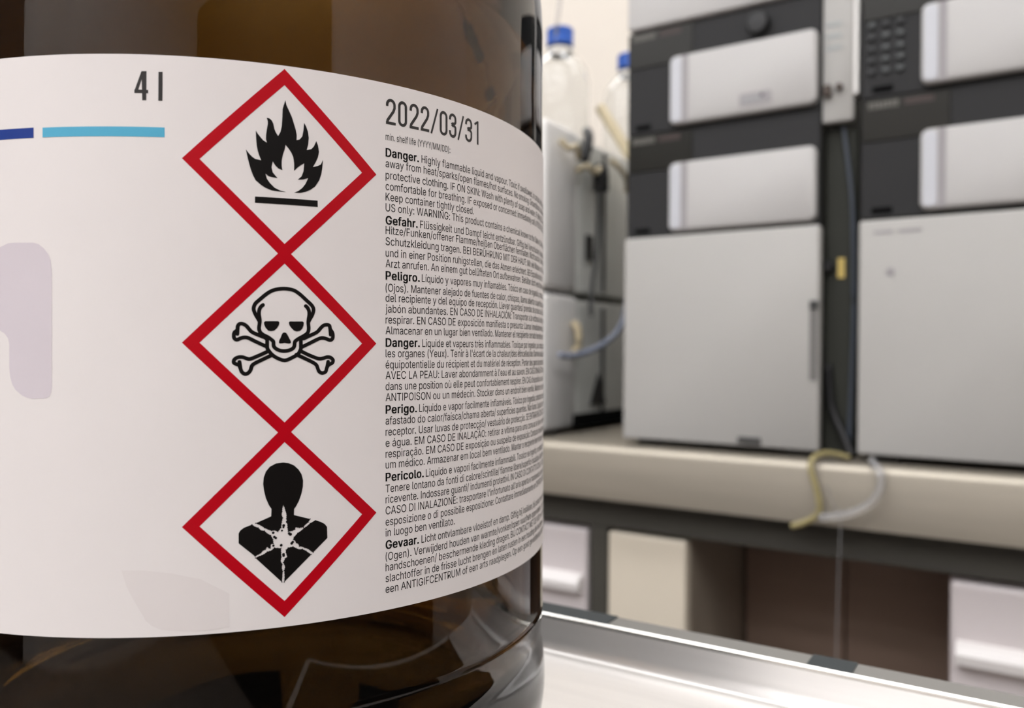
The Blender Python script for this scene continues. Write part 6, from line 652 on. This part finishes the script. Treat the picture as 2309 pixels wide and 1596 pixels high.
    'ü': (410, '182 -5 158 -3 135 2 115 11 97 23 82 39 69 59 60 82 54 109 53 139 53 379 114 379 114 144 116 117 124 94 137 75 154 61 175 53 200 50 218 51 234 55 249 62 263 71 274 83 283 97 290 113 295 132 296 153 296 379 357 379 357 0 298 0 298 92 307 92 294 60 277 35 257 17 234 5 209 -3 277 443 266 444 257 448 248 455 242 463 238 472 236 483 238 494 242 503 248 512 257 518 266 522 277 523 287 522 297 518 305 512 312 503 316 494 317 483 316 472 312 463 305 455 297 448 287 444 133 443 123 444 113 448 104 455 98 463 94 472 93 483 94 494 98 503 104 512 113 518 123 522 133 523 144 522 153 518 162 512 168 503 172 494 173 483 172 472 168 463 162 455 153 448 144 444', '9 10 11 9 11 12 27 28 29 27 29 30 26 27 30 9 12 13 8 9 13 25 26 33 33 26 30 8 13 14 24 25 33 7 8 14 23 24 32 32 24 33 7 14 15 23 32 34 34 32 31 34 33 30 22 23 34 6 7 15 6 15 16 21 22 34 20 21 34 6 16 17 20 34 35 31 34 30 5 6 17 19 20 35 5 17 18 18 19 35 5 18 35 4 5 35 4 35 36 3 4 36 3 36 37 2 3 37 2 37 38 1 2 38 0 1 38 50 51 52 49 50 52 49 52 53 48 49 53 48 53 54 47 48 54 47 54 55 46 47 55 46 55 56 45 46 56 45 56 57 44 45 57 44 57 58 43 44 58 43 58 59 42 43 59 42 59 60 41 42 60 41 60 61 40 41 61 40 61 62 39 40 62 74 75 76 73 74 76 73 76 77 72 73 77 72 77 78 71 72 78 71 78 79 70 71 79 70 79 80 69 70 80 69 80 81 68 69 81 68 81 82 67 68 82 67 82 83 66 67 83 66 83 84 65 66 84 65 84 85 64 65 85 64 85 86 63 64 86'),
}

R = 80.0
PAPER_R = 80.22
BX, BD = CAMFIT[1], CAMFIT[2]
BASE_Z = FLOOR_Z + 0.8        # it stands on the added dark mat
bc = FRAME_ROT @ Vector((BX, BD, BASE_Z))
bt = empty('reagent_bottle', bc, 'large brown glass reagent bottle with a white hazard label in the foreground', 'bottle', rot=FRAME_ROT)
ZB = -BASE_Z      # local z of lens height
outer = [(0, -101), (50, -101.5), (62, -104), (69, -105), (74, -103.6), (77.6, -100), (79.6, -95), (80.5, -89), (80.55, -84), (80.1, -79), (79.55, -75), (79.75, -71.5), (80, -68), (80, -60), (80, 0), (80, 55), (79.95, 66), (80.0, 76), (80.1, 84), (80.0, 90), (79.3, 97), (77.2, 105), (72.6, 114), (64, 124), (52, 136), (39, 147), (28, 158), (21.5, 170), (19, 182), (19, 206), (20.5, 208), (20.5, 214), (18.5, 216)]
inner = [(14.5, 216), (14.5, 182), (17, 169), (24, 156), (36, 144), (49, 132), (60, 120), (67, 109.5), (70.8, 100), (73, 90), (74.2, 80), (74.6, 68), (74.6, 0), (74.6, -60), (74.6, -70), (74.2, -77), (71, -84), (64, -88), (50, -88), (0, -85)]
def sm(p):
    q = spline([(r, z, 0) for r, z in p], 4)
    return [(max(v.x, 0), max(v.y, -104.1) + ZB) for v in q]
bm = bmesh.new()
po = sm(outer); pi_ = sm(inner)
po[0] = (0, po[0][1]); pi_[-1] = (0, pi_[-1][1])
lathe(bm, po + pi_, 192)
link('glass', bm, M['amber'], bt, smooth=True)
bm = bmesh.new()
pr = [(0, 226), (20, 226), (23, 225), (24, 222)] + [(24 if i % 2 else 23.4, 220 - i * 2) for i in range(12)] + [(24, 194), (21.5, 194), (21.5, 217), (0, 217)]
lathe(bm, [(r, z + ZB) for r, z in pr], 64)
link('cap', bm, M['black_plastic'], bt, smooth=True, auto=50)

# label: a paper band around the bottle
L_TOP, L_BOT = CAMFIT[4], -CAMFIT[5]
bm = bmesh.new()
NS = 240
a0, a1 = math.radians(-172), math.radians(165)
ringv = []
for r, z in ((80.06, L_BOT), (80.2, L_BOT), (80.2, L_BOT + (L_TOP - L_BOT) / 3), (80.2, L_BOT + 2 * (L_TOP - L_BOT) / 3), (80.2, L_TOP), (80.06, L_TOP)):
    ringv.append([bm.verts.new((r * math.sin(a0 + (a1 - a0) * k / NS), -r * math.cos(a0 + (a1 - a0) * k / NS), z + ZB)) for k in range(NS + 1)])
for i in range(6):
    a, b = ringv[i], ringv[(i + 1) % 6]
    for k in range(NS):
        bm.faces.new((a[k], a[k + 1], b[k + 1], b[k]))
for k in (0, NS):
    bm.faces.new([rv[k] for rv in ringv])
bmesh.ops.recalc_face_normals(bm, faces=bm.faces)
label = link('label', bm, M['paper'], bt, smooth=True, auto=40)

def wrap(bm, lift=0.0):
    for v in bm.verts:
        s, z = v.co.x, v.co.y
        r = PAPER_R + lift
        v.co = Vector((r * math.sin(s / R), -r * math.cos(s / R), z + ZB))

def slices(bm, step=1.5):
    xs = [v.co.x for v in bm.verts]
    x = math.floor(min(xs) / step) * step + step
    while x < max(xs):
        bmesh.ops.bisect_plane(bm, geom=bm.verts[:] + bm.edges[:] + bm.faces[:], plane_co=(x, 0, 0), plane_no=(1, 0, 0))
        x += step

def poly(bm, pts, mi=0):
    q = []
    for p in pts:
        if not q or (Vector(p) - Vector(q[-1])).length > 1e-3: q.append(p)
    f = bm.faces.new([bm.verts.new((p[0], p[1], 0)) for p in q])
    f.material_index = mi
    bmesh.ops.triangulate(bm, faces=[f], quad_method='BEAUTY', ngon_method='EAR_CLIP')

def stroke(bm, pts, w, caps=False, mi=0):
    P = [Vector((p[0], p[1])) for p in pts]
    n = len(P); Lf = []; Rt = []
    for i in range(n):
        d0 = (P[i] - P[i - 1]).normalized() if i > 0 else None
        d1 = (P[i + 1] - P[i]).normalized() if i < n - 1 else None
        d0 = d0 or d1; d1 = d1 or d0
        t = (d0 + d1).normalized()
        nn = Vector((-t.y, t.x))
        k = w / 2 / max(0.6, nn.dot(Vector((-d0.y, d0.x))))
        Lf.append(P[i] + nn * k); Rt.append(P[i] - nn * k)
    vl = [bm.verts.new((p.x, p.y, 0)) for p in Lf]; vr = [bm.verts.new((p.x, p.y, 0)) for p in Rt]
    for i in range(n - 1):
        bm.faces.new((vr[i], vr[i + 1], vl[i + 1], vl[i])).material_index = mi
    if caps:
        for c in (P[0], P[-1]): disc(bm, c.x, c.y, w / 2, mi)

def disc(bm, x, y, r, mi=0, n=14):
    bm.faces.new([bm.verts.new((x + r * math.cos(2 * math.pi * k / n), y + r * math.sin(2 * math.pi * k / n), 0)) for k in range(n)]).material_index = mi

def printed(name, bm, m, lift=0.0, lab=None, cut=True):
    bmesh.ops.recalc_face_normals(bm, faces=bm.faces)
    for f in bm.faces:
        if f.normal.z < 0: f.normal_flip()
    if cut: slices(bm)
    wrap(bm, lift)
    for f in bm.faces:
        f.normal_update()
    o = link(name, bm, m, label)
    if lab: o['label'] = lab
    return o

# hazard pictograms: red diamond frames with black symbols
FS, FA, FP, FZ = FRAME
FI = 14.5
def diamond(cz):
    bm = bmesh.new()
    O = [(FS, cz + FA), (FS + FA, cz), (FS, cz - FA), (FS - FA, cz)]
    I = [(FS, cz + FI), (FS + FI, cz), (FS, cz - FI), (FS - FI, cz)]
    for i in range(4):
        j = (i + 1) % 4
        bm.faces.new([bm.verts.new((p[0], p[1], 0)) for p in (O[i], O[j], I[j], I[i])])
    return bm
pic = []
for k, nm in enumerate(('red diamond with black flame', 'red diamond with skull and crossbones', 'red diamond with black torso and white star')):
    pic.append(printed('hazard_pictogram', diamond(FZ + (1 - k) * FP), M['red'], 0.01 + 0.004 * k, nm))
bm = bmesh.new(); poly(bm, FLAME); poly(bm, FLAME_BAR)
printed('flame_symbol', bm, M['ink'], 0.02)
bm = bmesh.new()
for s in SKULL_STROKES:
    q = spline([(x, y, 0) for x, y in s], 3)
    stroke(bm, [(v.x, v.y) for v in q], 0.68, True)
for f in SKULL_FILLS: poly(bm, f)
printed('skull_symbol', bm, M['ink'], 0.02)
bm = bmesh.new()
for f in BODY_FILLS: poly(bm, f)
for x, y, r in BODY_DOTS: disc(bm, x, y, r)
for f, (i0, i1) in zip(BODY_FILLS, ((12, 40), (0, 16), (5, 20), (0, 13), (0, 16))):     # scalloped edges along the cracks
    for i in range(i0, i1 + 1):
        p, q = f[i], f[min(i + 1, len(f) - 1)]
        disc(bm, p[0], p[1], 0.1, n=9)
        if i < i1: disc(bm, (p[0] + q[0]) / 2, (p[1] + q[1]) / 2, 0.07, n=9)
printed('torso_symbol', bm, M['ink'], 0.02)

bm = bmesh.new()
for q in FOUR + ELL: poly(bm, q)
printed('volume_print', bm, M['ink_grey'], 0.01)
for (s0, s1, z0, z1), m in zip(BARS, (M['blue'], M['cyan'])):
    bm = bmesh.new(); poly(bm, [(s0, z0), (s1, z0), (s1, z1), (s0, z1)])
    printed('colour_bar', bm, m, 0.01)
bm = bmesh.new(); poly(bm, GHOST)
printed('faint_letter', bm, M['lilac'], 0.005, 'pale lilac letter showing through the label')
bm = bmesh.new(); poly(bm, STAIN)
printed('damp_stain', bm, M['stain'], 0.003)

# date in narrow figures
def arc(cx, cy, rx, ry, a0, a1, n=10):
    return [(cx + rx * math.cos(math.radians(a0 + (a1 - a0) * k / n)), cy + ry * math.sin(math.radians(a0 + (a1 - a0) * k / n))) for k in range(n + 1)]
def figure(bm, ch, x0, x1, zb, h):
    w = x1 - x0; t = 0.54; hh = t / 2
    r = w / 2 - hh
    cx = (x0 + x1) / 2
    zt = zb + h
    if ch == '0':
        p = arc(cx, zt - hh - r * 1.1, r, r * 1.1, 180, 0) + arc(cx, zb + hh + r * 1.1, r, r * 1.1, 0, -180)
        stroke(bm, p + [p[0], p[1]], t)
    elif ch == '2':
        stroke(bm, [(x0 + hh, zt - h * .30)] + arc(cx, zt - hh - r * 1.1, r, r * 1.1, 180, 0) + [(x1 - hh, zt - h * .34), (x1 - hh - w * .12, zt - h * .48), (x0 + hh + w * .05, zb + h * .16), (x0 + hh, zb + t * .4)], t)
        stroke(bm, [(x0, zb + hh), (x1, zb + hh)], t)
    elif ch == '3':
        stroke(bm, [(x0 + hh, zt - h * .28)] + arc(cx, zt - hh - r * 1.1, r, r * 1.1, 180, 0) + arc(cx - w * .05, zb + h * .53 + hh + r * .5, r + w * .05, r * .55, 0, -90, 6) + [(cx - w * .15, zb + h * .53)], t)
        stroke(bm, [(cx - w * .15, zb + h * .53)] + arc(cx - w * .05, zb + h * .53 - hh - r * .4, r + w * .05, r * .6, 90, 0, 6) + arc(cx, zb + hh + r * 1.1, r, r * 1.1, 0, -180) + [(x0 + hh, zb + h * .28)], t)
    elif ch == '1':
        stroke(bm, [(x1 - hh, zb), (x1 - hh, zt)], t)
        stroke(bm, [(x1 - hh, zt - .2), (x0 + .1, zt - h * .17)], t * .85)
    elif ch == '/':
        stroke(bm, [(x0 + hh * .7, zb - h * .03), (x1 - hh * .7, zt + h * .02)], t * .8)
bm = bmesh.new()
s_a, s_b = DATE[0][1], DATE[-1][2]
for ch, x0, x1 in DATE:
    figure(bm, ch, x0, x1, DATE_Z[1] + 0.35 * (x0 - s_a) / (s_b - s_a), 5.02)
printed('date_print', bm, M['ink_grey'], 0.01)

# small print in seven languages
CAP = 1.53 / 0.509          # capital height in mm over capital height in glyph units
PARSED = {}
HEAVY = [(dx, dz) for dx in (0, 0.018, 0.036, 0.05) for dz in (-0.008, 0.008)]       # bold: the outline thickened
def glyph(ch):
    if ch not in PARSED:
        adv, vs, fs = GLYPHS[ch]
        v = [int(t) / 1000 for t in vs.split()]
        f = [int(t) for t in fs.split()]
        PARSED[ch] = (adv / 1000, list(zip(v[0::2], v[1::2])), list(zip(f[0::3], f[1::3], f[2::3])))
    return PARSED[ch]
def extent(body):
    """left edge of the first letter and right edge of the last, in glyph units"""
    x = 0.0
    lo, hi = None, 0.0
    for ch in body:
        adv, vs, fs = glyph(ch)
        if vs:
            if lo is None: lo = x + min(p[0] for p in vs)
            hi = x + max(p[0] for p in vs)
        x += adv
    return lo or 0.0, hi
def put(bm, body, x, z, sx, sz, bold=False):
    lo = extent(body)[0]
    if bold: sx *= 0.93
    pen = -lo
    for ch in body:
        adv, vs, fs = glyph(ch)
        for dx, dz in (HEAVY if bold else ((0, 0),)):
            q = [bm.verts.new((x + (pen + px + dx) * sx, z + (pz + dz) * sz, 0)) for px, pz in vs]
            for f in fs: bm.faces.new([q[k] for k in f])
        pen += 0.03 if bold else 0
        pen += adv
S0 = 50.2
for body, z, ia, w, nb, wb in LINES:
    bm = bmesh.new()
    sz = CAP
    if nb:
        lo, hi = extent(body[:nb])
        put(bm, body[:nb], S0, z, wb / (hi - lo), sz * 1.06, True)
        rest = body[nb + 1:]
        x = S0 + wb + 0.75
        lo, hi = extent(body[nb + 1:ia])
        put(bm, rest, x, z, (w - wb - 0.75) / (hi - lo), sz)
    else:
        lo, hi = extent(body[:ia])
        if body.startswith('min.'): sz *= 0.86
        put(bm, body, S0, z, w / (hi - lo), sz)
    printed('text_line', bm, M['ink'], 0.01, cut=False)
